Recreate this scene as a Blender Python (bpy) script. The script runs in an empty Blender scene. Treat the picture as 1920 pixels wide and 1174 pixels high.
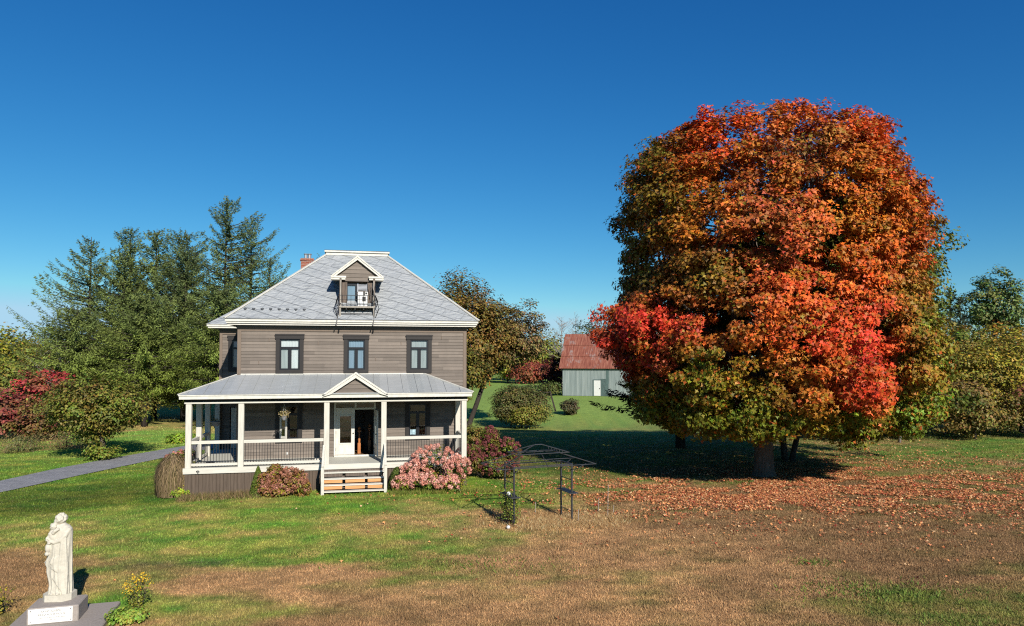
import bpy, math, random
import numpy as np
from mathutils import Vector, Matrix
R = math.radians
C = bpy.context.scene.collection
sc = bpy.context.scene

# ------------------------------------------------------------------ camera
cd = bpy.data.cameras.new("camera"); cam = bpy.data.objects.new("camera", cd); C.objects.link(cam)
cam.location = (0, 0, 6.0); cam.rotation_euler = (R(92), 0, 0)
cd.sensor_width = 36; cd.lens = 36*1331/1920; cd.shift_y = 0.0195
cd.clip_start = .1; cd.clip_end = 6000
sc.camera = cam
# ------------------------------------------------------------------ sky, sun, exposure
SUN_AZ, SUN_EL = 25, 29.5          # degrees to the right of straight behind the camera
w = bpy.data.worlds.new("World"); sc.world = w; w.use_nodes = True
nt = w.node_tree; bg = nt.nodes["Background"]
sk = nt.nodes.new("ShaderNodeTexSky"); sk.sky_type = 'NISHITA'; sk.sun_disc = False
sk.sun_elevation = R(SUN_EL); sk.sun_rotation = R(180-SUN_AZ)
sk.altitude = 600; sk.air_density = 1.0; sk.dust_density = 0.0; sk.ozone_density = 4.0
hs = nt.nodes.new("ShaderNodeHueSaturation"); hs.inputs["Saturation"].default_value = 1.18
nt.links.new(sk.outputs[0], hs.inputs["Color"])
STR = 0.07; EXPOSURE = 0.4     # the camera's deep blue rendering of a clear autumn sky: one tone curve per channel
sp = nt.nodes.new("ShaderNodeSeparateColor"); cb = nt.nodes.new("ShaderNodeCombineColor"); nt.links.new(hs.outputs[0], sp.inputs[0])
for i, (ga, am, top) in enumerate(((1.37, 1.39, .42), (1.06, 1.36, .68), (.82, 1.226, .87))):
    p = None
    for op, v in (('MULTIPLY', STR), ('POWER', ga), ('MULTIPLY', am/STR/2**EXPOSURE), ('MINIMUM', top/STR/2**EXPOSURE)):
        q = nt.nodes.new("ShaderNodeMath"); q.operation = op; q.inputs[1].default_value = v
        nt.links.new(p.outputs[0] if p else sp.outputs[i], q.inputs[0]); p = q
    nt.links.new(p.outputs[0], cb.inputs[i])
nt.links.new(cb.outputs[0], bg.inputs[0]); bg.inputs[1].default_value = STR
ld = bpy.data.lights.new("sun", 'SUN'); sun = bpy.data.objects.new("sun", ld); C.objects.link(sun)
ld.energy = 5.0; ld.angle = R(.5); ld.color = (1, .94, .84)
sv = Vector((math.sin(R(SUN_AZ))*math.cos(R(SUN_EL)), -math.cos(R(SUN_AZ))*math.cos(R(SUN_EL)), math.sin(R(SUN_EL))))
sun.rotation_euler = sv.to_track_quat('Z', 'Y').to_euler(); sun.location = sv*60
sc.view_settings.view_transform = 'Standard'; sc.view_settings.look = 'None'
sc.view_settings.exposure = EXPOSURE; sc.view_settings.gamma = 1
try:
    sc.cycles.max_bounces = 6; sc.cycles.diffuse_bounces = 2; sc.cycles.transmission_bounces = 3; sc.cycles.transparent_max_bounces = 12; sc.cycles.caustics_reflective = False
    sc.cycles.caustics_refractive = False
    sc.cycles.pixel_filter_type = 'BLACKMAN_HARRIS'; sc.cycles.filter_width = 1.15; sc.cycles.use_denoising = False
except Exception: pass

# ------------------------------------------------------------------ helpers
def lin(r, g, b):
    f = lambda c: (c/255/12.92) if c/255 <= .04045 else ((c/255+.055)/1.055)**2.4
    return np.array([f(r), f(g), f(b)])
def tag(o, label=None, cat=None, group=None, kind=None):
    if label: o['label'] = label
    if cat: o['category'] = cat
    if group: o['group'] = group
    if kind: o['kind'] = kind
    return o
def thing(name, label, cat, loc=(0, 0, 0), rz=0, group=None):
    o = bpy.data.objects.new(name, None); C.objects.link(o)
    o.location = loc; o.rotation_euler = (0, 0, rz); o.empty_display_size = .3
    return tag(o, label, cat, group)
def link_mesh(name, me, m, parent=None, loc=None):
    if m: me.materials.append(m)
    o = bpy.data.objects.new(name, me); C.objects.link(o)
    if parent: o.parent = parent
    if loc is not None: o.location = loc
    return o
def copy_tree(o, parent=None):
    c = o.copy(); C.objects.link(c)
    if parent: c.parent = parent
    for ch in list(o.children): copy_tree(ch, c)
    return c
class MB:
    def __init__(s): s.v = []; s.f = []
    def add(s, vs, fs):
        n = len(s.v); s.v += [tuple(p) for p in vs]; s.f += [[i+n for i in f] for f in fs]; return s
    def box(s, x0, x1, y0, y1, z0, z1):
        return s.add([(x0,y0,z0),(x1,y0,z0),(x1,y1,z0),(x0,y1,z0),(x0,y0,z1),(x1,y0,z1),(x1,y1,z1),(x0,y1,z1)],
                     [(3,2,1,0),(4,5,6,7),(0,1,5,4),(1,2,6,5),(2,3,7,6),(3,0,4,7)])
    def bbox(s, x0, x1, y0, y1, z0, z1, b=.01):
        "box with chamfered vertical and top edges"
        vs = []; 
        for z, i in ((z0, 0), (z1-b, 0), (z1, b)):
            for (x, y) in ((x0+i+b, y0+i), (x1-i-b, y0+i), (x1-i, y0+i+b), (x1-i, y1-i-b), (x1-i-b, y1-i), (x0+i+b, y1-i), (x0+i, y1-i-b), (x0+i, y0+i+b)):
                vs.append((x, y, z))
        fs = [tuple(reversed(range(8))), tuple(range(16, 24))]
        for k in (0, 8):
            for i in range(8): fs.append((k+i, k+(i+1) % 8, k+8+(i+1) % 8, k+8+i))
        return s.add(vs, fs)
    def quad(s, a, b, c, d): return s.add([a, b, c, d], [(0, 1, 2, 3)])
    def poly(s, pts): return s.add(pts, [tuple(range(len(pts)))])
    def prism(s, pts, axis, d):
        "extrude polygon pts along vector d"
        n = len(pts); d = Vector(d); q = [Vector(p) for p in pts]
        fs = [tuple(range(n)), tuple(reversed(range(n, 2*n)))] + [(i, n+i, n+(i+1) % n, (i+1) % n) for i in range(n)]
        return s.add(q+[p+d for p in q], fs)
    def bar(s, a, b, w, h=None):
        "rectangular bar from a to b"
        h = h or w; a = Vector(a); b = Vector(b); d = (b-a).normalized()
        up = Vector((0, 0, 1)) if abs(d.z) < .95 else Vector((0, 1, 0))
        x = d.cross(up).normalized()*w/2; y = x.normalized().cross(d)*h/2
        vs = [p+i*x+j*y for p in (a, b) for i, j in ((-1, -1), (1, -1), (1, 1), (-1, 1))]
        return s.add(vs, [(3,2,1,0),(4,5,6,7),(0,1,5,4),(1,2,6,5),(2,3,7,6),(3,0,4,7)])
    def tube(s, pts, rad, n=7):
        pts = [Vector(p) for p in pts]; k = len(pts)
        if not hasattr(rad, '__len__'): rad = [rad]*k
        ring = []
        for i, p in enumerate(pts):
            d = (pts[min(i+1, k-1)]-pts[max(i-1, 0)]).normalized()
            up = Vector((0, 0, 1)) if abs(d.z) < .9 else Vector((0, 1, 0))
            x = d.cross(up).normalized(); y = x.cross(d)
            ring += [p+(x*math.cos(t*2*math.pi/n)+y*math.sin(t*2*math.pi/n))*rad[i] for t in range(n)]
        fs = [tuple(range(n)), tuple(reversed(range((k-1)*n, k*n)))]
        for i in range(k-1):
            for t in range(n): fs.append((i*n+t, i*n+n+t, i*n+n+(t+1) % n, i*n+(t+1) % n))
        return s.add(ring, fs)
    def ball(s, c, r, seg=10, rings=7, sq=(1, 1, 1)):
        vs = []; fs = []
        for i in range(rings+1):
            a = math.pi*i/rings
            for j in range(seg):
                b = 2*math.pi*j/seg
                vs.append((c[0]+r*sq[0]*math.sin(a)*math.cos(b), c[1]+r*sq[1]*math.sin(a)*math.sin(b), c[2]+r*sq[2]*math.cos(a)))
        for i in range(rings):
            for j in range(seg): fs.append((i*seg+j, (i+1)*seg+j, (i+1)*seg+(j+1) % seg, i*seg+(j+1) % seg))
        return s.add(vs, fs)
    def build(s, name, m, parent=None, smooth=False, loc=None):
        me = bpy.data.meshes.new(name); me.from_pydata(s.v, [], s.f); me.update()
        if smooth: me.polygons.foreach_set('use_smooth', [True]*len(me.polygons))
        return link_mesh(name, me, m, parent, loc)
def mesh_np(name, V, F, m, parent=None, tint=None, loc=None, smooth=False):
    V = np.ascontiguousarray(V, np.float32); n, k = F.shape
    me = bpy.data.meshes.new(name); me.vertices.add(len(V)); me.vertices.foreach_set('co', V.ravel())
    me.loops.add(n*k); me.loops.foreach_set('vertex_index', np.ascontiguousarray(F, np.int32).ravel())
    me.polygons.add(n); me.polygons.foreach_set('loop_start', np.arange(0, n*k, k, dtype=np.int32))
    if smooth: me.polygons.foreach_set('use_smooth', np.ones(n, bool))
    if tint is not None:
        a = me.color_attributes.new('tint', 'FLOAT_COLOR', 'POINT')
        a.data.foreach_set('color', np.concatenate([tint, np.ones((len(V), 1))], 1).astype(np.float32).ravel())
    me.update(calc_edges=True)
    return link_mesh(name, me, m, parent, loc)
# value noise in numpy
_P = np.random.RandomState(7).rand(256, 256)
def vnoise(x, y):
    xi = np.floor(x).astype(int); yi = np.floor(y).astype(int); fx = x-xi; fy = y-yi
    fx = fx*fx*(3-2*fx); fy = fy*fy*(3-2*fy); g = lambda a, b: _P[a & 255, b & 255]
    return (g(xi, yi)*(1-fx)+g(xi+1, yi)*fx)*(1-fy)+(g(xi, yi+1)*(1-fx)+g(xi+1, yi+1)*fx)*fy
def fbm(x, y, o=4):
    s = 0; a = .5
    for i in range(o): s = s+a*vnoise(x*2**i+17*i, y*2**i+5*i); a *= .5
    return s/(1-.5**o)

# ------------------------------------------------------------------ materials
def mat(name, col, rough=.7, spec=.3, metal=0.0):
    m = bpy.data.materials.new(name); m.use_nodes = True; b = m.node_tree.nodes["Principled BSDF"]
    b.inputs["Base Color"].default_value = (*col, 1); b.inputs["Roughness"].default_value = rough
    b.inputs["Specular IOR Level"].default_value = spec; b.inputs["Metallic"].default_value = metal
    return m
class NB:
    "tiny node helper"
    def __init__(s, m): s.t = m.node_tree; s.b = s.t.nodes.get("Principled BSDF")
    def n(s, typ, **kw):
        x = s.t.nodes.new(typ)
        for k, v in kw.items(): setattr(x, k, v)
        return x
    def l(s, a, b): s.t.links.new(a, b)
    def coords(s, scale=(1, 1, 1), rot=(0, 0, 0)):
        tc = s.n("ShaderNodeTexCoord"); mp = s.n("ShaderNodeMapping")
        mp.inputs["Scale"].default_value = scale; mp.inputs["Rotation"].default_value = rot
        s.l(tc.outputs["Object"], mp.inputs[0]); return mp.outputs[0]
    def noise(s, vec, scale, detail=4, rough=.6):
        x = s.n("ShaderNodeTexNoise"); x.inputs["Scale"].default_value = scale; x.inputs["Detail"].default_value = detail
        x.inputs["Roughness"].default_value = rough
        if vec: s.l(vec, x.inputs["Vector"])
        return x.outputs["Fac"]
    def ramp(s, fac, stops):
        x = s.n("ShaderNodeValToRGB"); e = x.color_ramp.elements
        while len(e) < len(stops): e.new(.5)
        for i, (p, c) in enumerate(stops): e[i].position = p; e[i].color = (*c, 1)
        s.l(fac, x.inputs[0]); return x.outputs[0]
    def mix(s, fac, a, b, mode='MIX'):
        x = s.n("ShaderNodeMix", data_type='RGBA', blend_type=mode)
        for v, i in ((fac, x.inputs[0]), (a, x.inputs[6]), (b, x.inputs[7])):
            if hasattr(v, 'links') or hasattr(v, 'is_linked'): s.l(v, i)
            else: i.default_value = v if not hasattr(v, '__len__') else (*v[:3], 1)
        return x.outputs[2]
    def bump(s, h, strength=.4, dist=.02):
        x = s.n("ShaderNodeBump"); x.inputs["Strength"].default_value = strength; x.inputs["Distance"].default_value = dist
        s.l(h, x.inputs["Height"]); s.l(x.outputs[0], s.b.inputs["Normal"])
    def col(s, c): s.l(c, s.b.inputs["Base Color"])
def weathered(name, col, var=.25, scale=(6, 6, 6), rough=.6, spec=.25, bump=.25, nscale=3.0, metal=0.0):
    m = mat(name, col, rough, spec, metal); b = NB(m); v = b.coords(scale)
    a = b.noise(v, nscale, 6, .65); c = np.array(col)
    b.col(b.ramp(a, [(.25, tuple(c*(1-var))), (.5, tuple(c)), (.75, tuple(np.minimum(c*(1+var), .9)))]))
    if bump: b.bump(a, bump, .01)
    return m
M = {}
M['siding'] = weathered('grey_brown_siding', tuple(lin(136, 123, 111)*.58), .2, (.35, .35, 9), .65, .2, .15, 2.2)
def clapboard():
    m = mat('grey_taupe_clapboard', (.15, .13, .11), .65, .2); b = NB(m); sx = b.n("ShaderNodeSeparateXYZ"); b.l(b.coords(), sx.inputs[0])
    def mth(op, a, v=None):
        x = b.n("ShaderNodeMath", operation=op); b.l(a, x.inputs[0])
        if v is not None:
            if hasattr(v, 'is_linked'): b.l(v, x.inputs[1])
            else: x.inputs[1].default_value = v
        return x.outputs[0]
    row = mth('FLOOR', mth('DIVIDE', mth('SUBTRACT', sx.outputs[2], 1.361), .15)); w1 = b.n("ShaderNodeTexWhiteNoise", noise_dimensions='1D'); b.l(row, w1.inputs["W"])
    seg = mth('FLOOR', mth('ADD', mth('DIVIDE', sx.outputs[0], 3.4), mth('MULTIPLY', w1.outputs[0], 7.0)))
    w2 = b.n("ShaderNodeTexWhiteNoise", noise_dimensions='1D'); b.l(mth('ADD', mth('MULTIPLY', row, 13.7), seg), w2.inputs["W"])
    c0 = lin(139, 128, 118)*.63
    tone = b.ramp(w2.outputs[0], [(0, tuple(c0*.80)), (.5, tuple(c0)), (1, tuple(c0*1.22))])
    n = b.noise(b.coords((.5, .5, 8)), 2.4, 6, .7); n2 = b.noise(b.coords((.8, .8, .35)), 1.1, 5, .7)
    c = b.mix(1.0, tone, b.ramp(n, [(.3, (.82, .82, .82)), (.7, (1.12, 1.11, 1.10))]), 'MULTIPLY')
    b.col(b.mix(1.0, c, b.ramp(n2, [(.3, (.86, .86, .86)), (.7, (1.1, 1.1, 1.1))]), 'MULTIPLY')); b.bump(n, .2, .01); return m
M['siding'] = clapboard()
M['board'] = weathered('corner_board_paint', tuple(lin(142, 126, 112)*.62), .1, (3, 3, .5), .65, .2, .1)
M['white'] = weathered('white_trim_paint', (.57, .55, .49), .17, (2.5, 2.5, 1.2), .5, .3, .08)
M['wood_white'] = weathered('weathered_white_wood', (.53, .505, .44), .22, (14, 14, 1.2), .7, .2, .2, 1.5)
M['rail_white'] = weathered('weathered_white_rail', (.54, .515, .45), .16, (1.0, 14, 14), .7, .2, .2, 1.5)
M['deck'] = weathered('pale_deck_paint', (.50, .49, .43), .14, (1.2, 9, 3), .6, .25, .1)
M['dark_trim'] = weathered('dark_window_casing', (.022, .019, .018), .15, (3, 3, 3), .55, .3, .05)
M['frieze'] = weathered('dark_frieze_paint', (.085, .09, .095), .12, (1, 1, 6), .5, .3, .05)
M['pfrieze'] = weathered('shadow_brown_porch', (.04, .034, .031), .12, (1, 1, 6), .6, .2, .05)
M['sash'] = mat('black_sash', (.008, .009, .013), .35, .4)
M['balcony_wood'] = weathered('weathered_grey_balcony_wood', (.30, .275, .24), .4, (9, 9, 2), .8, .15, .2, 1.6)
M['iron'] = mat('black_iron', (.012, .012, .013), .5, .4)
M['skirt'] = weathered('grey_skirt_boards', tuple(lin(112, 98, 86)*.62), .35, (9, 9, .6), .8, .15, .3, 1.6)
M['bare_wood'] = weathered('bare_orange_wood', (.56, .27, .11), .25, (.8, 6, 12), .6, .25, .15, 2)
M['newel'] = weathered('varnished_newel', (.40, .15, .05), .2, (8, 8, 1), .4, .4, .05)
M['interior'] = mat('interior_plaster', (.22, .21, .2), .8, .1)
M['int_floor'] = mat('interior_floor', (.10, .055, .03), .5, .3)
M['curtain'] = weathered('white_curtain', (.72, .74, .74), .12, (25, 25, .6), .85, .1, .1, 1)  # curtain tones also paint in the sky reflected by the upper panes
M['curtain_grey'] = weathered('grey_curtain', (.27, .36, .46), .2, (25, 25, .8), .85, .1, .1, 1)
M['curtain_pale'] = weathered('pale_grey_curtain', (.42, .45, .45), .18, (9, 9, .8), .85, .1, .1, 1)
M['pink_curtain'] = weathered('pink_curtain', (.42, .27, .36), .3, (9, 9, 3), .85, .1, .1, 1)
M['pot'] = mat('grey_pot', (.2, .2, .21), .5)
M['ac'] = weathered('white_appliance', (.60, .60, .58), .12, (3, 3, 3), .4, .4, 0)
M['dirty_wood'] = weathered('peeling_brown_wood', (.12, .095, .078), .45, (10, 10, 1.4), .8, .15, .3, 1.6)
M['stone'] = weathered('pale_statue_stone', (.50, .465, .385), .16, (4, 4, 4), .75, .2, .3, 3)
M['concrete'] = weathered('grey_pink_concrete', (.30, .262, .232), .2, (5, 5, 5), .9, .1, .3, 4)
M['plaque'] = weathered('white_marble_plaque', (.74, .72, .68), .1, (5, 5, 5), .35, .4, 0, 2)
M['lettering'] = mat('worn_grey_lettering', (.10, .10, .10), .7)
M['bolt'] = mat('dark_bolt', (.07, .06, .055), .5)
M['wire'] = mat('pale_cable', (.3, .3, .3), .6)
M['flue'] = mat('steel_flue', (.4, .4, .42), .35, .5, .6)
def glass():
    m = bpy.data.materials.new('window_glass'); m.use_nodes = True; t = m.node_tree; t.nodes.clear()
    o = t.nodes.new("ShaderNodeOutputMaterial"); mx = t.nodes.new("ShaderNodeMixShader")
    tr = t.nodes.new("ShaderNodeBsdfTransparent"); tr.inputs[0].default_value = (.82, .86, .86, 1)
    gl = t.nodes.new("ShaderNodeBsdfGlossy"); gl.inputs["Roughness"].default_value = .02
    lw = t.nodes.new("ShaderNodeLayerWeight"); lw.inputs[0].default_value = .25; fr = t.nodes.new("ShaderNodeMath"); fr.operation = 'MULTIPLY_ADD'
    fr.inputs[1].default_value = .6; fr.inputs[2].default_value = .09; t.links.new(lw.outputs["Facing"], fr.inputs[0]); t.links.new(fr.outputs[0], mx.inputs[0]); t.links.new(tr.outputs[0], mx.inputs[1]); t.links.new(gl.outputs[0], mx.inputs[2])
    t.links.new(mx.outputs[0], o.inputs[0]); return m
M['glass'] = glass()
def tin_roof():
    m = mat('pressed_tin_roof', (.5, .5, .5), .5, .4, .0); b = NB(m)
    tc = b.n("ShaderNodeTexCoord"); sx = b.n("ShaderNodeSeparateXYZ"); b.l(tc.outputs["Object"], sx.inputs[0])
    mu = b.n("ShaderNodeMath", operation='MULTIPLY'); mu.inputs[1].default_value = 1.55; b.l(sx.outputs[2], mu.inputs[0])
    cb = b.n("ShaderNodeCombineXYZ"); b.l(sx.outputs[0], cb.inputs[0]); b.l(mu.outputs[0], cb.inputs[1])
    mp = b.n("ShaderNodeMapping"); mp.inputs["Rotation"].default_value = (0, 0, R(27)); b.l(cb.outputs[0], mp.inputs[0])
    br = b.n("ShaderNodeTexBrick"); b.l(mp.outputs[0], br.inputs[0]); br.inputs["Scale"].default_value = 1
    br.inputs["Brick Width"].default_value = .95; br.inputs["Row Height"].default_value = .62; br.inputs["Mortar Size"].default_value = .013
    br.inputs["Mortar Smooth"].default_value = .25; br.offset = .37
    br.inputs["Color1"].default_value = (.285, .302, .312, 1); br.inputs["Color2"].default_value = (.33, .345, .353, 1); br.inputs["Mortar"].default_value = (.22, .235, .245, 1)
    n = b.noise(mp.outputs[0], 2.4, 5, .62)
    c = b.mix(.45, br.outputs[0], b.ramp(n, [(.3, (.25, .268, .28)), (.52, (.32, .337, .346)), (.72, (.40, .412, .42))]))
    n2 = b.noise(b.coords((.5, .5, .25)), 2.0, 5, .7)
    c = b.mix(b.ramp(n2, [(.56, (0, 0, 0)), (.8, (.5, .5, .5))]), c, (.15, .15, .145))
    s2 = b.n("ShaderNodeSeparateXYZ"); b.l(mp.outputs[0], s2.inputs[0]); md = b.n("ShaderNodeMath", operation='WRAP'); b.l(s2.outputs[1], md.inputs[0]); md.inputs[1].default_value = .62; md.inputs[2].default_value = 0
    lt = b.n("ShaderNodeMath", operation='LESS_THAN'); b.l(md.outputs[0], lt.inputs[0]); lt.inputs[1].default_value = .030
    b.col(b.mix(lt.outputs[0], c, (.12, .13, .137)))
    mp2 = b.n("ShaderNodeMapping"); mp2.inputs["Scale"].default_value = (1.0, 2.4, 1); mp2.inputs["Rotation"].default_value = (0, 0, R(-62)); b.l(cb.outputs[0], mp2.inputs[0])
    n3 = b.noise(mp2.outputs[0], 2.6, 4, .55)
    ad = b.n("ShaderNodeMath", operation='MULTIPLY_ADD'); ad.inputs[1].default_value = .10; b.l(br.outputs["Fac"], ad.inputs[0]); b.l(n3, ad.inputs[2])
    b.bump(ad.outputs[0], .8, .2); return m
M['tin'] = tin_roof()
def porch_metal():
    m = mat('grey_sheet_metal_roof', (.36, .38, .385), .42, .5, .0); b = NB(m); v = b.coords((1, 1, 1))
    sx = b.n("ShaderNodeSeparateXYZ"); b.l(v, sx.inputs[0])
    k = b.n("ShaderNodeMath", operation='MULTIPLY'); k.inputs[1].default_value = 1/.64; b.l(sx.outputs[0], k.inputs[0])
    fl = b.n("ShaderNodeMath", operation='FLOOR'); b.l(k.outputs[0], fl.inputs[0])
    wn = b.n("ShaderNodeTexWhiteNoise", noise_dimensions='1D'); b.l(fl.outputs[0], wn.inputs["W"])
    sheet = b.ramp(wn.outputs[0], [(0, (.27, .288, .29)), (1, (.36, .375, .375))])
    n = b.noise(b.coords((1, 3, 3)), 1.6, 6, .7)
    b.col(b.mix(.35, sheet, b.ramp(n, [(.3, (.22, .23, .23)), (.6, (.34, .352, .355)), (.8, (.39, .40, .40))])))
    b.bump(b.noise(b.coords((1, 1, 1)), 1.4, 3), .25, .05); return m
M['porch_metal'] = porch_metal()
def brick():
    m = mat('red_brick', (.3, .1, .06), .85, .15); b = NB(m); tc = b.coords((1, 1, 1), (R(90), 0, 0))
    br = b.n("ShaderNodeTexBrick"); b.l(tc, br.inputs[0]); br.inputs["Scale"].default_value = 1
    br.inputs["Brick Width"].default_value = .22; br.inputs["Row Height"].default_value = .085; br.inputs["Mortar Size"].default_value = .008
    br.inputs["Color1"].default_value = (.27, .075, .04, 1); br.inputs["Color2"].default_value = (.17, .05, .035, 1); br.inputs["Mortar"].default_value = (.33, .29, .25, 1)
    b.col(br.outputs[0]); b.bump(br.outputs["Fac"], .3, -.01); return m
M['brick'] = brick()
def rust():
    m = mat('rusty_corrugated_roof', (.3, .1, .06), .8, .2); b = NB(m)
    n = b.noise(b.coords((.9, .5, .5)), .9, 6, .7); n2 = b.noise(b.coords((5, .6, .6)), 1.2, 5, .7)
    a = b.ramp(n2, [(.28, (.11, .034, .026)), (.5, (.215, .07, .046)), (.72, (.32, .15, .10))])
    b.col(b.mix(b.ramp(n, [(.56, (0, 0, 0)), (.68, (.75, .75, .75))]), a, (.27, .24, .225)))
    return m
M['rust'] = rust()
def barn_metal():
    m = mat('galvanised_barn_sheet', (.2, .25, .25), .6, .35); b = NB(m)
    n = b.noise(b.coords((2.2, 2.2, .12)), 1.6, 6, .7)
    b.col(b.ramp(n, [(.25, (.14, .175, .17)), (.5, (.23, .27, .265)), (.62, (.28, .315, .305)), (.8, (.45, .47, .46))]))
    return m
M['barn'] = barn_metal()
M['barn_dark'] = weathered('darker_barn_patch', (.075, .115, .11), .3, (2, 2, .3), .6, .3, 0)
def bark(name, a, b_):
    m = mat(name, a, .9, .1); b = NB(m); n = b.noise(b.coords((5, 5, .8)), 2.0, 6, .7)
    b.col(b.ramp(n, [(.3, tuple(np.array(a)*.6)), (.55, a), (.75, b_)])); b.bump(n, .7, .06); return m
M['bark'] = bark('grey_maple_bark', (.13, .105, .085), (.25, .225, .2))
M['bark_pale'] = bark('pale_dead_bark', (.30, .27, .245), (.44, .41, .38))
M['bark_dark'] = bark('dark_bark', (.05, .042, .036), (.11, .095, .085))
def foliage(name, trans=.28, rough=.55):
    m = bpy.data.materials.new(name); m.use_nodes = True; t = m.node_tree; b = t.nodes["Principled BSDF"]; o = t.nodes["Material Output"]
    at = t.nodes.new("ShaderNodeAttribute"); at.attribute_name = 'tint'
    b.inputs["Roughness"].default_value = rough; b.inputs["Specular IOR Level"].default_value = .25
    tr = t.nodes.new("ShaderNodeBsdfTranslucent"); mx = t.nodes.new("ShaderNodeMixShader"); mx.inputs[0].default_value = trans
    t.links.new(at.outputs["Color"], b.inputs["Base Color"]); t.links.new(at.outputs["Color"], tr.inputs[0])
    t.links.new(b.outputs[0], mx.inputs[1]); t.links.new(tr.outputs[0], mx.inputs[2]); t.links.new(mx.outputs[0], o.inputs[0])
    return m
M['leaf'] = foliage('leaf_tint', .17)
M['needle'] = foliage('needle_tint', .15, .7)
M['petal'] = foliage('petal_tint', .2, .8)
M['grass'] = foliage('grass_tint', .3, .7)
M['litter'] = foliage('fallen_leaf_tint', .1, .8)

# ------------------------------------------------------------------ ground
def gz(x, y):
    x = np.asarray(x, float); y = np.asarray(y, float)
    d = np.hypot(x+8, y-37)/11.0
    dip = 1.25*np.exp(-((y-76)/17)**2)*np.exp(-((x-2)/16)**4)      # made-up hollow, keeps the round bush clear of the maple's shadow
    return .28*np.exp(-d**4)-dip
def gzf(x, y): return float(gz(x, y))
F_PX, PIT, CYP = 1331., R(2), 671-1331*math.tan(R(2))
def spot(px, py, z=0):
    "ground point seen at a pixel of the photograph (used once, to survey where things stand)"
    a = (px-960)/F_PX; b = (CYP-py)/F_PX; c, s = math.cos(PIT), math.sin(PIT)
    d = (a, c-b*s, s+b*c); t = (z-6.0)/d[2]; return d[0]*t, d[1]*t
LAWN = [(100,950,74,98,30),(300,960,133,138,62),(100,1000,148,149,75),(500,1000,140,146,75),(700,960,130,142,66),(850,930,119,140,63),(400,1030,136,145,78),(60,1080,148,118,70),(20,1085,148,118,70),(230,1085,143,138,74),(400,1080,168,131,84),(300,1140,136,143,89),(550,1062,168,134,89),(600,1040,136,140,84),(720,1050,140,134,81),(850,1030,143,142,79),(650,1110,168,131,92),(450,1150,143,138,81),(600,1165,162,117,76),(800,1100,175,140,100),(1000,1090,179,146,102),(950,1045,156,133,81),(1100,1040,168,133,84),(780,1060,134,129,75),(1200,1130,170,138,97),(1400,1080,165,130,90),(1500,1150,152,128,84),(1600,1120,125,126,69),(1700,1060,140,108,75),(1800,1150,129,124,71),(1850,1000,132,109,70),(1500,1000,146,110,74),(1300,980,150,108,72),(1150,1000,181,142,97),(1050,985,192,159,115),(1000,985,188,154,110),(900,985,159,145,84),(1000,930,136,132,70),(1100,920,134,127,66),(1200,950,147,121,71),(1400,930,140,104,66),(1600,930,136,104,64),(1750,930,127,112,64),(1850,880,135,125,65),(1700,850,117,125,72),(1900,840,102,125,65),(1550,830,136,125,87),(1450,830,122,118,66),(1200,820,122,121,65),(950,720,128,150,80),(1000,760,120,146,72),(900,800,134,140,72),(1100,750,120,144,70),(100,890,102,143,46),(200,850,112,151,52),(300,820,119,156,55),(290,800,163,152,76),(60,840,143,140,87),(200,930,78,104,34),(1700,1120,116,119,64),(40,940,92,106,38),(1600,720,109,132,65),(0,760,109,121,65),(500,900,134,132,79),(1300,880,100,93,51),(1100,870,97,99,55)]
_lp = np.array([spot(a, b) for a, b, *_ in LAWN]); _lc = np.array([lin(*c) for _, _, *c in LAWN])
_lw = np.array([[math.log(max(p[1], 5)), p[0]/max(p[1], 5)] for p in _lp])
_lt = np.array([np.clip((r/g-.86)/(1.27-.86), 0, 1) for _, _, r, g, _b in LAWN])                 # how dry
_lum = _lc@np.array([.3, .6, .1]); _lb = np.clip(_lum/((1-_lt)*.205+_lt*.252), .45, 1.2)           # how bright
LUSH = np.array([.148, .232, .030]); DRY = np.array([.365, .215, .102]); FARG = np.array([.20, .295, .066])
def lawn_color(x, y):
    "albedo of the turf: lush, dry and bare areas"
    x = np.asarray(x, float); y = np.asarray(y, float)
    n1 = fbm(x*.24+3, y*.38+9, 6)-.5; n2 = fbm(x*.24+60, y*.38+40, 6)-.5
    Y = np.maximum(y, 4); q = np.stack([np.log(Y)+.22*n1, x/Y+.30*n2], -1)
    t = np.zeros(x.shape); bb = np.zeros(x.shape); ws = np.zeros(x.shape)
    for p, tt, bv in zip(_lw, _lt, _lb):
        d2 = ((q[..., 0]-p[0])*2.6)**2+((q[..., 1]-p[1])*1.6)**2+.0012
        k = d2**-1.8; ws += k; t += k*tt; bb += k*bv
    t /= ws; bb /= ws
    n3 = fbm(x*1.5, y*2.4, 5)-.5; n4 = fbm(x*.6+20, y*.95+31, 5)-.5; near = np.clip((95-y)/45, 0, 1)
    t = np.clip(t+near*(1.0*n4+1.0*n3)*(.28+2.0*t*(1-t)), 0, 1); t = t*t*(3-2*t)*.75+t*.25
    stripe = .5+.5*np.sin((y-.18*x+1.2*n1)*3.1); bb = bb*(1+near*(.9*n3*(.5+.5*t)+.7*(fbm(x*3.1+7, y*4.6+3, 3)-.5)+.14*(stripe-.5)*(1-t)))
    lush = LUSH+(FARG-LUSH)*np.clip((y-36)/30, 0, 1)[..., None]
    lush = lush*(1+np.stack([1.1*n3+.7*n4, .25*n3, .4*n4], -1)*near[..., None])
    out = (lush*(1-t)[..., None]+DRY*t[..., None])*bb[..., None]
    # bare dark soil patch beside the statue
    s = np.exp(-(((x+9.6-.9*(y-20.8))/2.2)**2+((y-20.9)/.5)**2))*np.clip(fbm(x*3, y*5, 3)*2.2-.4, 0, 1)
    out = out*(1-.8*s[..., None])+.8*s[..., None]*np.array([.06, .045, .035])
    return np.clip(out, .004, .8)
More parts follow.
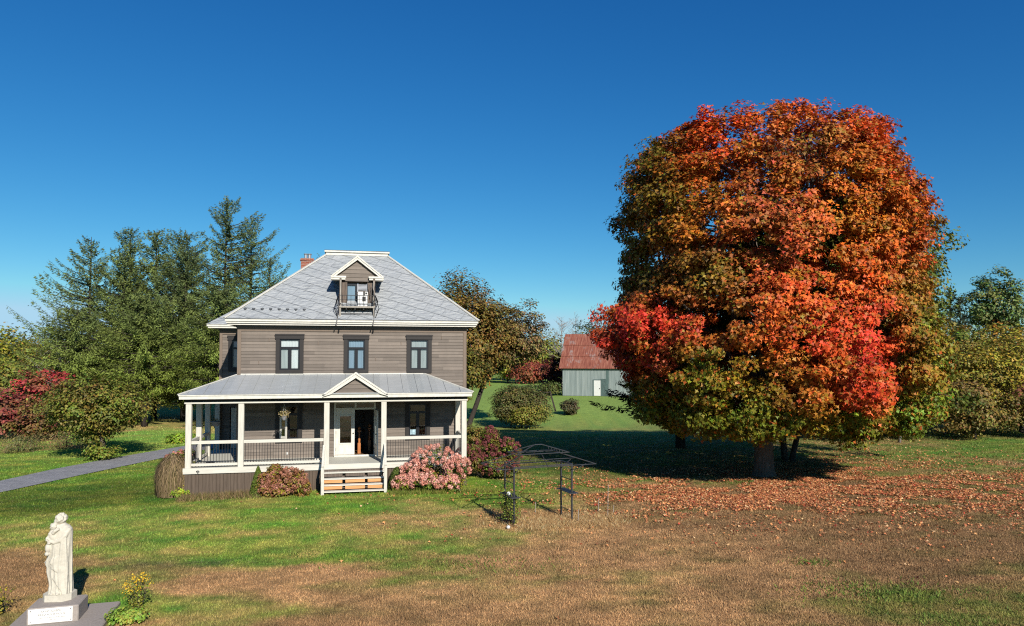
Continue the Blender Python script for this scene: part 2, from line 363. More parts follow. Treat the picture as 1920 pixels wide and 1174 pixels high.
def lawn_mat():
    m = mat('turf', (.1, .15, .03), .9, .1); b = NB(m)
    at = b.n("ShaderNodeAttribute"); at.attribute_name = 'tint'
    n = b.noise(b.coords((1, 1, 1)), 9, 6, .75); n2 = b.noise(b.coords((1, 1.6, 1)), 1.1, 5, .65)
    c = b.mix(1.0, at.outputs["Color"], b.ramp(n, [(.25, (.45, .45, .45)), (.5, (.9, .9, .9)), (.75, (1.4, 1.38, 1.3))]), 'MULTIPLY')
    c = b.mix(1.0, c, b.ramp(n2, [(.3, (.8, .82, .8)), (.7, (1.15, 1.1, 1.08))]), 'MULTIPLY')
    b.col(c); b.bump(n, .8, .06); return m
M['turf'] = lawn_mat()
def axis(lo, hi, step, far0, far1):
    a = list(np.arange(lo, hi+.01, step)); d = step; v = a[-1]
    while v < far1: d *= 1.35; v += d; a.append(v)
    d = step; v = a[0]; pre = []
    while v > far0: d *= 1.35; v -= d; pre.append(v)
    return np.array(pre[::-1]+a)
gx = axis(-40, 42, .4, -1800, 1800); gy = axis(10, 62, .4, -300, 2600)
GX, GY = np.meshgrid(gx, gy, indexing='ij')
V = np.stack([GX, GY, gz(GX, GY)], -1).reshape(-1, 3)
nx, ny = GX.shape; idx = np.arange(nx*ny).reshape(nx, ny)
Fq = np.stack([idx[:-1, :-1], idx[1:, :-1], idx[1:, 1:], idx[:-1, 1:]], -1).reshape(-1, 4)
tag(mesh_np('lawn', V, Fq, M['turf'], tint=lawn_color(GX, GY).reshape(-1, 3), smooth=True), kind='structure')
# driveway
lowe = [(-260, 985), (0, 925), (150, 893), (280, 866), (345, 851), (400, 842)]; uppe = [(-260, 955), (0, 903), (100, 881), (200, 862), (310, 843), (400, 829)]
def resample(pts, n):
    P = np.array([spot(*p) for p in pts]); d = np.r_[0, np.cumsum(np.hypot(*np.diff(P, axis=0).T))]; t = np.linspace(0, d[-1], n)
    return np.stack([np.interp(t, d, P[:, 0]), np.interp(t, d, P[:, 1])], -1)
DA, DB = resample(lowe, 80), resample(uppe, 80)
rows = []
for k in range(9):
    t = k/8; p = DA*(1-t)+DB*t; p = p+((vnoise(np.arange(80)*.9+k*9, np.arange(80)*0+k)-.5)*.35)[:, None]*(1 if k in (0, 8) else 0)*np.array([.2, 1.0])
    rows.append(np.c_[p, gz(p[:, 0], p[:, 1])+.035+.03*math.sin(math.pi*t)])
V = np.array(rows).reshape(-1, 3); idx = np.arange(9*80).reshape(9, 80)
Fq = np.stack([idx[:-1, :-1], idx[:-1, 1:], idx[1:, 1:], idx[1:, :-1]], -1).reshape(-1, 4)
def gravel():
    m = mat('grey_gravel', (.2, .2, .21), .9, .1); b = NB(m); n = b.noise(b.coords(), 7, 8, .85); n2 = b.noise(b.coords((.4, 1.2, 1)), 1.0, 5, .7)
    b.col(b.mix(.5, b.ramp(n, [(.35, (.09, .09, .10)), (.65, (.42, .42, .43))]), b.ramp(n2, [(.35, (.19, .19, .205)), (.7, (.32, .31, .31))])))
    b.bump(n, .9, .05); return m
tag(mesh_np('driveway', V, Fq, gravel(), smooth=True), kind='structure')
def on_drive(x, y):
    yl = np.interp(x, DA[:, 0], DA[:, 1]); yu = np.interp(x, DB[:, 0], DB[:, 1]); r_ = .30*fbm(x*1.7, y*1.7, 3); return (y > yl+r_-.05) & (y < yu+.05-r_) & (x < DA[-1, 0])
HO = np.array([-7.59, 33.7]); TH = R(12); HU = np.array([math.cos(TH), math.sin(TH)]); HV = np.array([-math.sin(TH), math.cos(TH)])
def in_house(x, y, pad=0):
    u = (x-HO[0])*HU[0]+(y-HO[1])*HU[1]; v = (x-HO[0])*HV[0]+(y-HO[1])*HV[1]
    return (u > -6.85-pad) & (u < 5.6+pad) & (v > -2.5-pad) & (v < 11)
def hp(u, v): return HO+HU*u+HV*v
# grass blades (real turf in front, where single tufts show)
rg = np.random.RandomState(3)
def make_grass(n):
    Y = 1/(1/62+rg.rand(n)*(1/13.2-1/62)); X = (rg.rand(n)*2-1)*Y*.80
    px, py = -10.5, 16.6
    keep = ~on_drive(X, Y) & ~in_house(X, Y) & ~((abs((X+10.2)*.959+(Y-16.33)*.284) < 1.0) & (abs(-(X+10.2)*.284+(Y-16.33)*.959) < .9))
    X, Y = X[keep], Y[keep]; n = len(X)
    clump = fbm(X*2.2, Y*2.2, 3)
    h = (.017+.032*rg.rand(n))*np.where(rg.rand(n) < .04, 2.1, 1)*(.55+.9*clump)*(.75+Y/50); wd = (.006+.009*rg.rand(n))*(Y/15)**.8
    a = rg.rand(n)*6.283; lean = (rg.rand(n, 2)-.5)*1.3*h[:, None]; z = gz(X, Y)
    b1 = np.stack([X-np.cos(a)*wd, Y-np.sin(a)*wd, z-.01], -1); b2 = np.stack([X+np.cos(a)*wd, Y+np.sin(a)*wd, z-.01], -1)
    tp = np.stack([X+lean[:, 0], Y+lean[:, 1], z+h], -1)
    V = np.stack([b1, b2, tp], 1).reshape(-1, 3); c = lawn_color(X, Y)*(.75+.85*rg.rand(n))[:, None]
    straw = rg.rand(n) < .16; c[straw] = c[straw]*.6+np.array([.20, .155, .08])*.5
    tag(mesh_np('grass', V, np.arange(3*n).reshape(-1, 3), M['grass'], tint=np.repeat(c, 3, 0)), kind='stuff')
make_grass(640000)

# ------------------------------------------------------------------ foliage generators
BRT = 1.5
SH = {'diamond': np.array([(0, -.5, 0), (.34, .02, .09), (0, .5, 0), (-.34, .02, .09)]),
      'oval': np.array([(0, -.5, 0), (.26, -.2, .06), (.26, .2, .06), (0, .5, 0), (-.26, .2, .06), (-.26, -.2, .06)]),
      'lobed': np.array([(0, -.5, 0), (.12, -.2, .02), (.5, -.12, .1), (.2, .12, .03), (0, .55, 0), (-.2, .12, .03), (-.5, -.12, .1), (-.12, -.2, .02)]),
      'needle': np.array([(0, -.5, 0), (.13, 0, 0), (0, .5, 0), (-.13, 0, 0)])}
def leaves(P, N, size, col, shape, rs, T=None):
    "one polygon per leaf: centres P, facing N, edge size, tint col"
    n = len(P); N = N/np.maximum(np.linalg.norm(N, axis=1, keepdims=True), 1e-6)
    t = rs.randn(n, 3) if T is None else T
    t = t-(t*N).sum(1, keepdims=True)*N; t /= np.maximum(np.linalg.norm(t, axis=1, keepdims=True), 1e-6); b = np.cross(N, t)
    S = SH[shape]; size = np.broadcast_to(np.asarray(size), (n,))
    V = P[:, None]+size[:, None, None]*(S[None, :, 0, None]*b[:, None]+S[None, :, 1, None]*t[:, None]+S[None, :, 2, None]*N[:, None])
    k = len(S); return V.reshape(-1, 3), np.arange(n*k).reshape(n, k), np.repeat(col, k, 0)
def unit(rs, n):
    v = rs.randn(n, 3); return v/np.linalg.norm(v, axis=1, keepdims=True)
def cluster_leaves(rs, cen, rad, ccol, per, size, shape, centre, flat=.65, jit=.28, up=.55, swap=0.):
    "leaves gathered in sprays round each cluster centre"
    m = len(cen); k = np.repeat(np.arange(m), per); n = len(k)
    d = unit(rs, n)*(rs.rand(n)**.42)[:, None]; P = cen[k]+d*rad[k][:, None]*np.array([1, 1, flat])
    out = P-centre; out /= np.maximum(np.linalg.norm(out, axis=1, keepdims=True), .01)
    N = out*.55+d*.35+np.array([0, 0, up])+unit(rs, n)*.62
    c = ccol[k]*(1+jit*(rs.rand(n)*2-1))[:, None]*(1+.14*rs.randn(n, 3))
    if swap:
        q = rs.rand(n) < swap; nb = np.clip(k+rs.randint(-40, 41, n), 0, m-1); c[q] = .35*c[q]+.65*ccol[nb][q]*(1+.2*rs.randn(q.sum(), 1))
    T = np.stack([rs.randn(n)*.7, rs.randn(n)*.7, -np.abs(rs.randn(n))], -1)+out*.6
    return leaves(P, N, size*(.7+.6*rs.rand(n)), np.clip(c, .003, .9), shape, rs, T)
def limbs(mb, rs, base, fork, tips, r0, forks=7, sides=6, wob=.35):
    "trunk to fork point, limbs to tips"
    base = Vector(base); fork = Vector(fork)
    mid = [base.lerp(fork, t)+Vector((rs.randn()*.04, rs.randn()*.04, 0)) for t in (.12, .4, .7)]
    mb.tube([base-Vector((0, 0, .2)), base, *mid, fork], [r0*1.45, r0*1.3, r0*1.02, r0*.95, r0*.85, r0*.7], 10)
    for tp in tips:
        tp = Vector(tp); d = (tp-fork).length; a = base.lerp(fork, rs.uniform(.72, 1.0)); r = r0*min(.5, .14+.045*d)
        m1 = a.lerp(tp, .35)+Vector((rs.randn()*wob, rs.randn()*wob, .08*d)); m2 = a.lerp(tp, .7)+Vector((rs.randn()*wob, rs.randn()*wob, .05*d))
        mb.tube([a, m1, m2, tp], [r, r*.7, r*.4, r*.1], sides)
def broadleaf(name, label, cat, x, y, h, r, z0, pal, seed, ncl=90, per=60, leaf=.2, shape='diamond', trunk=.2, sparse=0., flat=.7, crad=.24, group=None, bark_='bark_dark', ry=None, lean=(0, 0), tipn=16, top=1.0, parts=('trunk', 'crown')):
    rs = np.random.RandomState(seed); g = gzf(x, y); t = thing(name, label, cat, (x, y, g), 0, group)
    ry = ry or r; cz = (h+z0)/2; hz = (h-z0)/2
    d = unit(rs, ncl*3); lump = 1+.22*np.sin(3*d[:, 0]+seed)+.18*np.sin(4*d[:, 1]*2+seed*2)*d[:, 2]
    rr = np.clip(rs.rand(ncl*3)**.33, .35, 1)*np.clip(lump, .7, 1.15)
    cen = d*rr[:, None]*np.array([r, ry, hz])*.86+np.array([lean[0], lean[1], cz])
    cen[:, 0] += lean[0]*0; sel = []
    for i in range(len(cen)):
        if len(sel) >= ncl: break
        if all(np.linalg.norm((cen[i]-cen[j])/np.array([1, 1, .8])) > r*crad*.55 for j in sel[-60:]): sel.append(i)
    cen = cen[sel]; m = len(cen)
    rad = r*crad*(.65+.7*rs.rand(m)); pal = np.array(pal); w = rs.dirichlet(np.ones(len(pal))*.6, m); ccol = w@pal*BRT
    V_, F_, T_ = cluster_leaves(rs, cen, rad, ccol, per, leaf, shape, np.array([lean[0], lean[1], cz-.2*hz]), flat)
    mb = MB(); tips = [cen[i]*np.array([.96, .96, .98]) for i in rs.permutation(m)[:tipn]]
    limbs(mb, rs, (0, 0, 0), (lean[0]*.5, lean[1]*.5, max(z0*1.1, h*.35)), tips, trunk)
    mb.build(parts[0], M[bark_], t, True); mesh_np(parts[1], V_, F_, M['leaf'], t, T_)
    return t

# ================================================================== FARMHOUSE
HX, HY = float(HO[0]), float(HO[1])
house = thing('farmhouse', 'two storey grey brown clapboard farmhouse with tin hip roof and white front porch', 'house', (HX, HY, 0), TH)
H = house
WU0, WU1, WD, WZ = -5.14, 5.47, 10.6, 7.42
def siding(u0, u1, z0, z1, v, holes, ch=.15, lip=.024, axis='u'):
    "lapped boards facing -v, cut round openings"
    mb = MB(); cuts = sorted(set([z0, z1]+[h[i] for h in holes for i in (2, 3)]+list(np.arange(z0, z1, ch))))
    cuts = [c for c in cuts if z0 <= c <= z1]
    for a, b in zip(cuts[:-1], cuts[1:]):
        if b-a < 1e-5: continue
        zm = (a+b)/2; seg = [(u0, u1)]
        for h0, h1, k0, k1 in holes:
            if k0 < zm < k1:
                seg = [s for (p, q) in seg for s in ((p, min(q, h0)), (max(p, h1), q)) if s[1]-s[0] > 1e-4]
        k = math.floor((zm-z0)/ch); base = z0+k*ch; off = lambda z: v-lip*(1-(z-base)/ch)-.004
        for p, q in seg:
            mb.quad((p, off(a), a), (q, off(a), a), (q, off(b), b), (p, off(b), b))
            if abs(a-base) < 1e-4: mb.quad((p, v, a), (q, v, a), (q, off(a), a), (p, off(a), a))
    return mb
def window(u0, u1, z0, z1, v, parent, curtains=('curtain', 'curtain'), top_curtain=None, dark=False, name='window', open_left=False):
    "casing > sash, three panes, curtains; outer casing u0..u1, z0..z1, wall plane v"
    jw, hh, sh = .17, .21, .17; a, b, c, d = u0+jw, u1-jw, z0+sh, z1-hh; f = v-.075
    mb = MB()
    mb.box(u0, a, f, v+.12, z0, d).box(b, u1, f, v+.12, z0, d)
    mb.box(u0-.03, u1+.03, f-.03, v+.12, d, z1).box(a, b, f, v+.12, z0, c)
    mb.box(u0-.045, u1+.045, f-.05, f-.032, z1-.05, z1+.02)
    wn = mb.build(name, M['dark_trim'], parent)
    tz0 = d-.47; s = .065; g = v+.03; um = (a+b)/2
    sb = MB(); y0, y1 = v-.03, v+.08
    sb.box(a, a+s, y0, y1, c, d).box(b-s, b, y0, y1, c, d).box(a+s, b-s, y0, y1, d-s, d).box(a+s, b-s, y0, y1, c, c+s)
    sb.box(a+s, b-s, y0-.02, y1, tz0, tz0+.10)
    if not open_left: sb.box(um-.075, um+.075, y0, y1, c+s, tz0)
    else: sb.box(um-.03, um+.03, y0, y1, c+s, tz0)
    sb.build('sash', M['sash'], wn)
    pan = [(a+s, b-s, tz0+.10, d-s), (a+s, um-.075, c+s, tz0), (um+.075, b-s, c+s, tz0)]
    if open_left: pan = [pan[0], (um+.03, b-s, c+s, tz0)]
    for p in pan: MB().quad((p[0], g, p[2]), (p[1], g, p[2]), (p[1], g, p[3]), (p[0], g, p[3])).build('pane', M['glass'], wn)
    lst = []
    if top_curtain: lst.append((pan[0], top_curtain))
    for p, k in zip(pan[1:], curtains):
        if k: lst.append((p, k))
    for p, k in lst:
        cb = MB(); n = 12; y = v+.042
        for i in range(n):
            q0, q1 = p[0]-.02+(p[1]-p[0]+.04)*i/n, p[0]-.02+(p[1]-p[0]+.04)*(i+1)/n; w0, w1 = y+.015*(i % 2), y+.015*((i+1) % 2)
            cb.quad((q0, w0, p[2]-.05), (q1, w1, p[2]-.05), (q1, w1, p[3]+.05), (q0, w0, p[3]+.05))
        cb.build('curtain', M[k], wn)
    return wn
UPW = [(-3.45, -2.21, 5.27, 7.09), (-.38, .77, 5.27, 7.08), (2.57, 3.77, 5.27, 7.09)]
LOW = [(-3.43, -2.24, 2.06, 4.0), (2.52, 3.70, 2.06, 4.0)]
DOOR = (-.80, 1.12, 1.36, 3.93)
holes = [(a+.1, b-.1, c+.1, d-.1) for a, b, c, d in UPW+LOW]+[DOOR]
siding(WU0+.16, WU1-.16, 1.36, WZ, 0, holes).build('front_wall', M['siding'], H)
mb = MB()   # side and rear walls with interior faces
for (a, b, c, d) in ((WU0, WU0+.12, .02, WD), (WU1-.12, WU1, .02, WD), (WU0+.12, WU1-.12, WD-.12, WD)):
    mb.box(a, b, c, d, .1, WZ)
mb.build('rear_and_side_wall', M['siding'], H)
mb = MB(); mb.box(WU0+.12, WU1-.12, .13, WD-.13, WZ-.06, WZ); mb.box(WU0+.12, WU1-.12, .13, WD-.13, 4.55, 4.7); mb.box(WU0+.12, WU1-.12, .02, WD-.13, 1.2, 1.35)
mb.build('inner_floor', M['int_floor'], H)
mb = MB(); mb.box(-1.6, -1.5, .3, 4.4, 1.35, 4.55).box(1.55, 1.65, .3, 4.4, 1.35, 4.55).box(-1.5, 1.55, 4.3, 4.4, 1.35, 4.55)
mb.build('hall_partition', M['interior'], H)
mb = MB(); mb.box(.62, .7, 2.2, 4.2, 1.36, 3.4).box(.7, 1.4, 2.2, 2.28, 1.36, 3.4); mb.build('inner_door', M['dark_trim'], H)
for u, v, h in ((.36, 1.0, 1.22), (.86, 1.9, 1.25)):
    n = MB(); n.bbox(u-.075, u+.075, v-.075, v+.075, 1.35, 1.35+h*.42); n.tube([(u, v, 1.35+h*.42), (u, v, 1.35+h*.55), (u, v, 1.35+h*.7), (u, v, 1.35+h*.86)], [.05, .062, .045, .05], 10)
    n.bbox(u-.085, u+.085, v-.085, v+.085, 1.35+h*.86, 1.35+h*.92).ball((u, v, 1.35+h*1.0), .08, 10, 6); n.build('newel_post', M['newel'], H)
for u in (WU0, WU1-.16):
    MB().box(u, u+.16, -.05, .12, 1.36, WZ).build('corner_board', M['board'], H)
mb = MB(); mb.box(WU0+.16, WU1-.16, -.05, .02, 7.24, 7.42); mb.build('top_board', M['board'], H)
mb = MB()   # board joints: short pale battens
for u, k in ((-3.75, 31), (-1.55, 30), (-2.35, 32), (2.3, 30), (.2, 31.6), (4.25, 32), (1.1, 25.5), (-4.2, 24.5)):
    z = 1.36+.15*math.floor(k*1.185); MB().box(u-.012, u+.012, -.045, -.02, z, z+.148).build('board_joint', M['board'], H)
# frieze and cornice
E0, E1, EF, EB, EZ = -5.62, 5.98, -.47, WD+.45, 7.78
mb = MB(); mb.prism([(WU0-.03, -.10, 7.40), (WU0-.03, -.10, 7.50), (WU0-.03, -.22, 7.62), (WU0-.03, .1, 7.62), (WU0-.03, .1, 7.40)], 0, (WU1-WU0+.06, 0, 0))
mb.box(WU0-.1, WU0-.002, .1, WD, 7.40, 7.62).box(WU1+.002, WU1+.1, .1, WD, 7.40, 7.62); mb.build('frieze', M['frieze'], H)
mb = MB(); mb.box(E0+.06, E1-.06, EF+.06, EB, 7.55, 7.57); mb.build('soffit', M['frieze'], H)
mb = MB()
mb.box(E0+.10, E1-.10, EF+.08, EF+.2, 7.50, 7.58).box(E0+.05, E1-.05, EF+.03, EF+.2, 7.58, 7.66).box(E0, E1, EF-.02, EF+.2, 7.665, 7.765)
for e, s in ((E0, 1), (E1, -1)):
    for i, (o, a, b) in enumerate(((.10, 7.50, 7.58), (.05, 7.58, 7.66), (0, 7.665, 7.765))):
        x0, x1 = sorted((e+s*o, e+s*.2)); mb.box(x0, x1, EF+.2, EB, a, b)
mb.build('cornice', M['white'], H)
# main roof: hip with flat top
TU0, TU1, TV0, TV1, TZ = -1.40, 1.77, 4.0, 6.7, 11.45
mb = MB(); a = [(E0-.03, EF-.05, EZ), (E1+.03, EF-.05, EZ), (E1+.03, EB, EZ), (E0-.03, EB, EZ)]; b = [(TU0, TV0, TZ), (TU1, TV0, TZ), (TU1, TV1, TZ), (TU0, TV1, TZ)]
for i in range(4): mb.quad(a[i], a[(i+1) % 4], b[(i+1) % 4], b[i])
mb.poly(b); roof = mb.build('roof', M['tin'], H)
for i in range(4): MB().bar(Vector(a[i])+Vector((0, 0, .03)), Vector(b[i])+Vector((0, 0, .03)), .13, .05).build('hip_cap', M['white'], roof)
mb = MB(); mb.box(TU0-.02, TU1+.02, TV0-.06, TV1+.05, TZ-.02, TZ+.13).box(TU0-.10, TU1+.10, TV0-.14, TV1+.12, TZ+.13, TZ+.21); mb.build('roof_cap', M['white'], roof)
mb = MB(); mb.box(TU0-.11, TU1+.11, TV0-.15, TV1+.13, TZ+.212, TZ+.235); mb.build('cap_flashing', M['frieze'], roof)
sl = (TZ-EZ)/(TV0-EF+.05)
rz = lambda v: EZ+(v-EF+.05)*sl
mb = MB(); mb.box(E0, E1, EF-.045, EF-.02, EZ-.012, EZ+.015); mb.build('drip_edge', M['frieze'], roof)
for i in range(8):
    u = -4.83+i*.375; v = .05; z = rz(v)
    MB().prism([(u-.07, v-.02, z+.02), (u+.07, v-.02, z+.02), (u, v-.09, z-.05)], 0, (0, -.02, .045)).build('snow_guard', M['frieze'], roof)
# chimney
mb = MB(); mb.box(-2.87, -2.19, 6.0, 6.7, 9.2, 11.36).box(-2.91, -2.15, 5.96, 6.74, 11.36, 11.44).box(-2.88, -2.18, 5.99, 6.71, 11.44, 11.50)
ch = mb.build('chimney', M['brick'], H)
for u in (-2.62, -2.42): MB().tube([(u, 6.3, 11.45), (u, 6.3, 11.72), (u, 6.3, 11.73), (u, 6.3, 11.78)], [.085, .085, .11, .12], 10).build('flue', M['flue'], ch)
# left wing
G0, G1, GV0, GV1 = -6.64, WU0, 4.0, 7.4
WW = (-6.22, -5.0, 5.30, 7.12)
siding(G0+.13, G1, 1.36, WZ-.03, GV0, [(WW[0]+.1, G1, WW[2]+.1, WW[3]-.1), (-6.1, -5.3, 1.36, 3.5)]).build('wing_wall', M['siding'], H)
mb = MB(); mb.box(G0, G0+.12, GV0+.02, GV1, .1, WZ).box(G0+.12, G1-.01, GV1-.12, GV1, .1, WZ).box(G0+.13, G1-.01, GV0+.5, GV0+.55, 1.2, WZ); mb.build('wing_side_wall', M['siding'], H)
MB().box(G0, G0+.13, GV0-.05, GV0+.018, 1.36, WZ).build('corner_board', M['board'], H)
MB().box(G0+.13, G1, GV0-.05, GV0+.02, 7.2, 7.38).build('top_board', M['board'], H)
window(WW[0], WW[1], WW[2], WW[3], GV0, H, ('pink_curtain', 'pink_curtain'), 'pink_curtain')
mb = MB(); mb.box(G0-.05, G1-.11, GV0-.1, GV0+.1, 7.385, 7.55); mb.build('wing_frieze', M['frieze'], H)
mb = MB(); w0, wf = -7.18, 3.50
mb.box(w0+.06, E0-.01, wf+.04, wf+.18, 7.50, 7.58).box(w0, E0-.01, wf, wf+.18, 7.585, 7.68).box(w0, w0+.18, wf+.18, 7.9, 7.585, 7.68).box(w0+.06, w0+.2, wf+.18, 7.9, 7.50, 7.58)
mb.box(w0+.2, E0, wf+.18, 7.9, 7.55, 7.57); mb.build('wing_cornice', M['white'], H)
mb = MB(); zr = 7.69; rv = 5.7; rzz = 9.2
mb.quad((w0-.03, wf-.03, zr), (E0+.6, wf-.03, zr), (-3.4, rv, rzz), (-5.15, rv, rzz)).poly([(w0-.03, 7.9, zr), (w0-.03, wf-.03, zr), (-5.15, rv, rzz)]).quad((-5.15, rv, rzz), (-3.4, rv, rzz), (E0+.6, 7.9, zr), (w0-.03, 7.9, zr))
mb.build('wing_roof', M['tin'], H)
MB().box(-6.05, -5.35, GV0+.02, GV0+.08, 1.38, 3.45).build('side_door', M['white'], H)
# upper and lower front windows
window(*UPW[0], 0, H, ('curtain_pale', 'curtain'), 'curtain')
window(*UPW[1], 0, H, ('curtain_grey', 'curtain_grey'), 'curtain_grey')
window(*UPW[2], 0, H, ('curtain_pale', 'curtain_pale'), 'curtain_pale')
lw = window(*LOW[0], 0, H, (None, None), open_left=True)
window(*LOW[1], 0, H, (None, None))
# white casement standing open in the lower left window
sa = MB(); L, zb, zt = .42, 2.28, 3.28
dv = Vector((math.cos(R(-38)), math.sin(R(-38)), 0)); nv = Vector((-dv.y, dv.x, 0)); p0 = Vector((-3.24, -.10, 0))
def leafbox(mb, s0, s1, z0, z1, t=.045, p=None, d=None):
    p = p or p0; d = d or dv; n = Vector((-d.y, d.x, 0))*t
    q = [p+d*s0, p+d*s1, p+d*s1+n, p+d*s0+n]
    mb.add([(*x.xy, z0) for x in q]+[(*x.xy, z1) for x in q], [(3,2,1,0),(4,5,6,7),(0,1,5,4),(1,2,6,5),(2,3,7,6),(3,0,4,7)])
leafbox(sa, 0, .1, zb, zt); leafbox(sa, L-.09, L, zb, zt); leafbox(sa, .1, L-.09, zt-.09, zt); leafbox(sa, .1, L-.09, zb, zb+.11)
sa.build('open_sash', M['white'], lw)
gp = MB(); leafbox(gp, .1, L-.09, zb+.11, zt-.09, .006, p0+nv*.02); gp.build('open_pane', M['glass'], lw)
# picture card in the lower right window
tagc = MB(); tagc.box(2.76, 3.02, .012, .02, 2.31, 2.55); tagc.build('picture_card', weathered('pale_blue_card', (.30, .42, .48), .9, (9, 9, 9), .6, .2, 0, 1.2), H)
# front door set
fr = MB(); a, b, c, d = DOOR; y0, y1 = -.06, .14
fr.box(a, a+.08, y0, y1, c, d).box(b-.08, b, y0, y1, c, d).box(a+.08, b-.08, y0, y1, d-.08, d).box(a+.08, b-.08, y0-.01, y1, 3.55, 3.64).box(.14, .22, y0, y1, 3.64, d-.08)
fr.box(a+.02, b+.05, -.2, -.062, c+.003, c+.075)
frm = fr.build('door_frame', M['white'], H)
for p in ((a+.08, .14), (.22, b-.08)): MB().quad((p[0], .04, 3.64), (p[1], .04, 3.64), (p[1], .04, d-.08), (p[0], .04, d-.08)).build('transom_pane', M['glass'], frm)
def door_leaf(name, p, dv, L, z0, z1, gl, parent, handle=True):
    mb = MB(); k = lambda *q, **kw: leafbox(mb, *q, p=p, d=dv, **kw)
    k(0, gl[0], z0, z1); k(gl[1], L, z0, z1); k(gl[0], gl[1], z0, gl[2]); k(gl[0], gl[1], gl[3], z1)
    d = mb.build(name, M['white'], parent); n = Vector((-dv.y, dv.x, 0))
    g = MB(); leafbox(g, gl[0], gl[1], gl[2], gl[3], .006, p+n*.02, dv); g.build('door_glass', M['glass'], d)
    m2 = MB(); leafbox(m2, gl[0]-.05, gl[0]-.02, gl[2]-.05, gl[3]+.05, .02, p-n*.02, dv); leafbox(m2, gl[1]+.02, gl[1]+.05, gl[2]-.05, gl[3]+.05, .02, p-n*.02, dv)
    leafbox(m2, gl[0]-.02, gl[1]+.02, gl[3]+.02, gl[3]+.05, .02, p-n*.02, dv); leafbox(m2, gl[0]-.02, gl[1]+.02, gl[2]-.05, gl[2]-.02, .02, p-n*.02, dv); m2.build('glass_moulding', M['white'], d)
    if handle:
        hb = MB(); hb.ball(tuple((p+dv*(L-.06)-n*.05).xy)+(z0+1.0,), .03, 8, 6); hb.build('handle', M['iron'], d)
        for zz in (z0+.25, z0+1.05, z1-.25):
            hg = MB(); leafbox(hg, -.02, .015, zz-.06, zz+.06, .05, p-n*.01, dv); hg.build('hinge', M['iron'], d)
    return d
door_leaf('front_door', Vector((a+.085, -.03, 0)), Vector((1, 0, 0)), .86, c+.08, 3.545, (.19, .70, 1.99, 3.24), H)
door_leaf('open_storm_door', Vector((b-.06, -.07, 0)), Vector((math.cos(R(-82)), math.sin(R(-82)), 0)), .84, c+.08, 3.545, (.2, .64, 1.95, 3.2), H)
# ---------------- porch
PF, PU0, PU1, DZ = -2.45, -6.80, 5.16, 1.36
mb = MB(); mb.box(PU0, PU1, PF, -.0, DZ-.06, DZ).box(PU0, WU0, 0, GV0, DZ-.06, DZ); mb.build('porch_deck', M['deck'], H)
mb = MB(); mb.box(PU0-.02, -1.22, PF-.05, PF-.002, DZ-.23, DZ+.006).box(1.52, PU1+.02, PF-.05, PF-.002, DZ-.23, DZ+.006).box(PU0-.05, PU0-.002, PF-.002, GV0, DZ-.23, DZ+.006).box(-1.2, 1.5, PF-.052, PF-.002, DZ-.22, DZ+.007)
mb.build('deck_fascia', M['rail_white'], H)
rs = np.random.RandomState(5)
for u0, u1 in ((PU0+.03, -1.26), (1.5, PU1-.02)):
    mb = MB(); u = u0
    while u < u1-.03: mb.box(u, min(u+.128, u1), PF+.01+rs.rand()*.012, PF+.05, -.05, DZ-.232); u += .14
    mb.box(u0, u1, PF+.052, PF+.08, -.05, DZ-.232); mb.build('porch_skirt', M['skirt'], H)
mb = MB(); v = PF+.09
while v < GV0-.1: mb.box(PU0+.01, PU0+.05, v, v+.128, -.05, DZ-.232); v += .14
mb.box(PU0+.052, PU0+.08, PF+.09, GV0-.1, -.05, DZ-.232); mb.build('side_skirt', M['skirt'], H)
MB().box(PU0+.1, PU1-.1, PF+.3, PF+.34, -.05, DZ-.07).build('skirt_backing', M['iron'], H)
# posts
PZ = 4.06
for u, v in [(-6.66, PF+.13), (-4.57, PF+.13), (-1.03, PF+.13), (1.43, PF+.13), (5.02, PF+.13), (-6.66, -.35), (-6.66, 1.5), (-6.66, GV0-.15), (5.03, -.12)]:
    hw = .115; MB().bbox(u-hw, u+hw, v-hw, v+hw, DZ, PZ-.002, .015).build('porch_post', M['wood_white'], H)
# beam, frieze, fascia, ceiling
mb = MB(); mb.box(PU0-.02, PU1+.02, PF-.01, PF+.27, PZ, PZ+.075).box(PU0-.02, PU0+.27, PF+.27, GV0, PZ, PZ+.075).box(PU1-.26, PU1+.02, PF+.27, -.05, PZ, PZ+.075); mb.build('porch_beam', M['rail_white'], H)
mb = MB(); mb.box(PU0, PU1, PF+.02, PF+.25, PZ+.075, 4.30).box(PU0, PU0+.25, PF+.25, GV0, PZ+.075, 4.30).box(PU1-.25, PU1, PF+.25, -.05, PZ+.075, 4.30); mb.build('porch_frieze', M['pfrieze'], H)  # dark strip paints in the shadow under the fascia
mb = MB(); mb.box(PU0+.25, PU1-.25, PF+.25, -.04, 4.14, 4.16).box(PU0+.25, WU0-.01, -.04, GV0-.06, 4.14, 4.16); mb.box(-6.96, 5.32, -2.66, PF+.018, 4.275, 4.285); mb.build('porch_ceiling', M['pfrieze'], H)
F0, F1, FV = -6.98, 5.34, -2.70
mb = MB(); mb.box(F0, F1, FV, FV+.03, 4.26, 4.40).box(F0-.03, F1+.03, FV-.03, FV+.03, 4.402, 4.445).box(F0, F0+.03, FV+.03, GV0+.2, 4.26, 4.40).box(F1-.03, F1, FV+.03, -.06, 4.26, 4.40).box(F0-.03, F0+.03, FV+.03, GV0+.2, 4.402, 4.445).box(F1-.03, F1+.03, FV+.03, -.06, 4.402, 4.445)
mb.build('porch_fascia', M['white'], H)
RZ0, RZ1, RV = 4.452, 5.215, -.045
mb = MB()
A_ = (F0-.04, FV-.04, RZ0); B_ = (F1+.04, FV-.04, RZ0); C_ = (3.42, RV, RZ1); D_ = (WU0-.02, RV, RZ1)
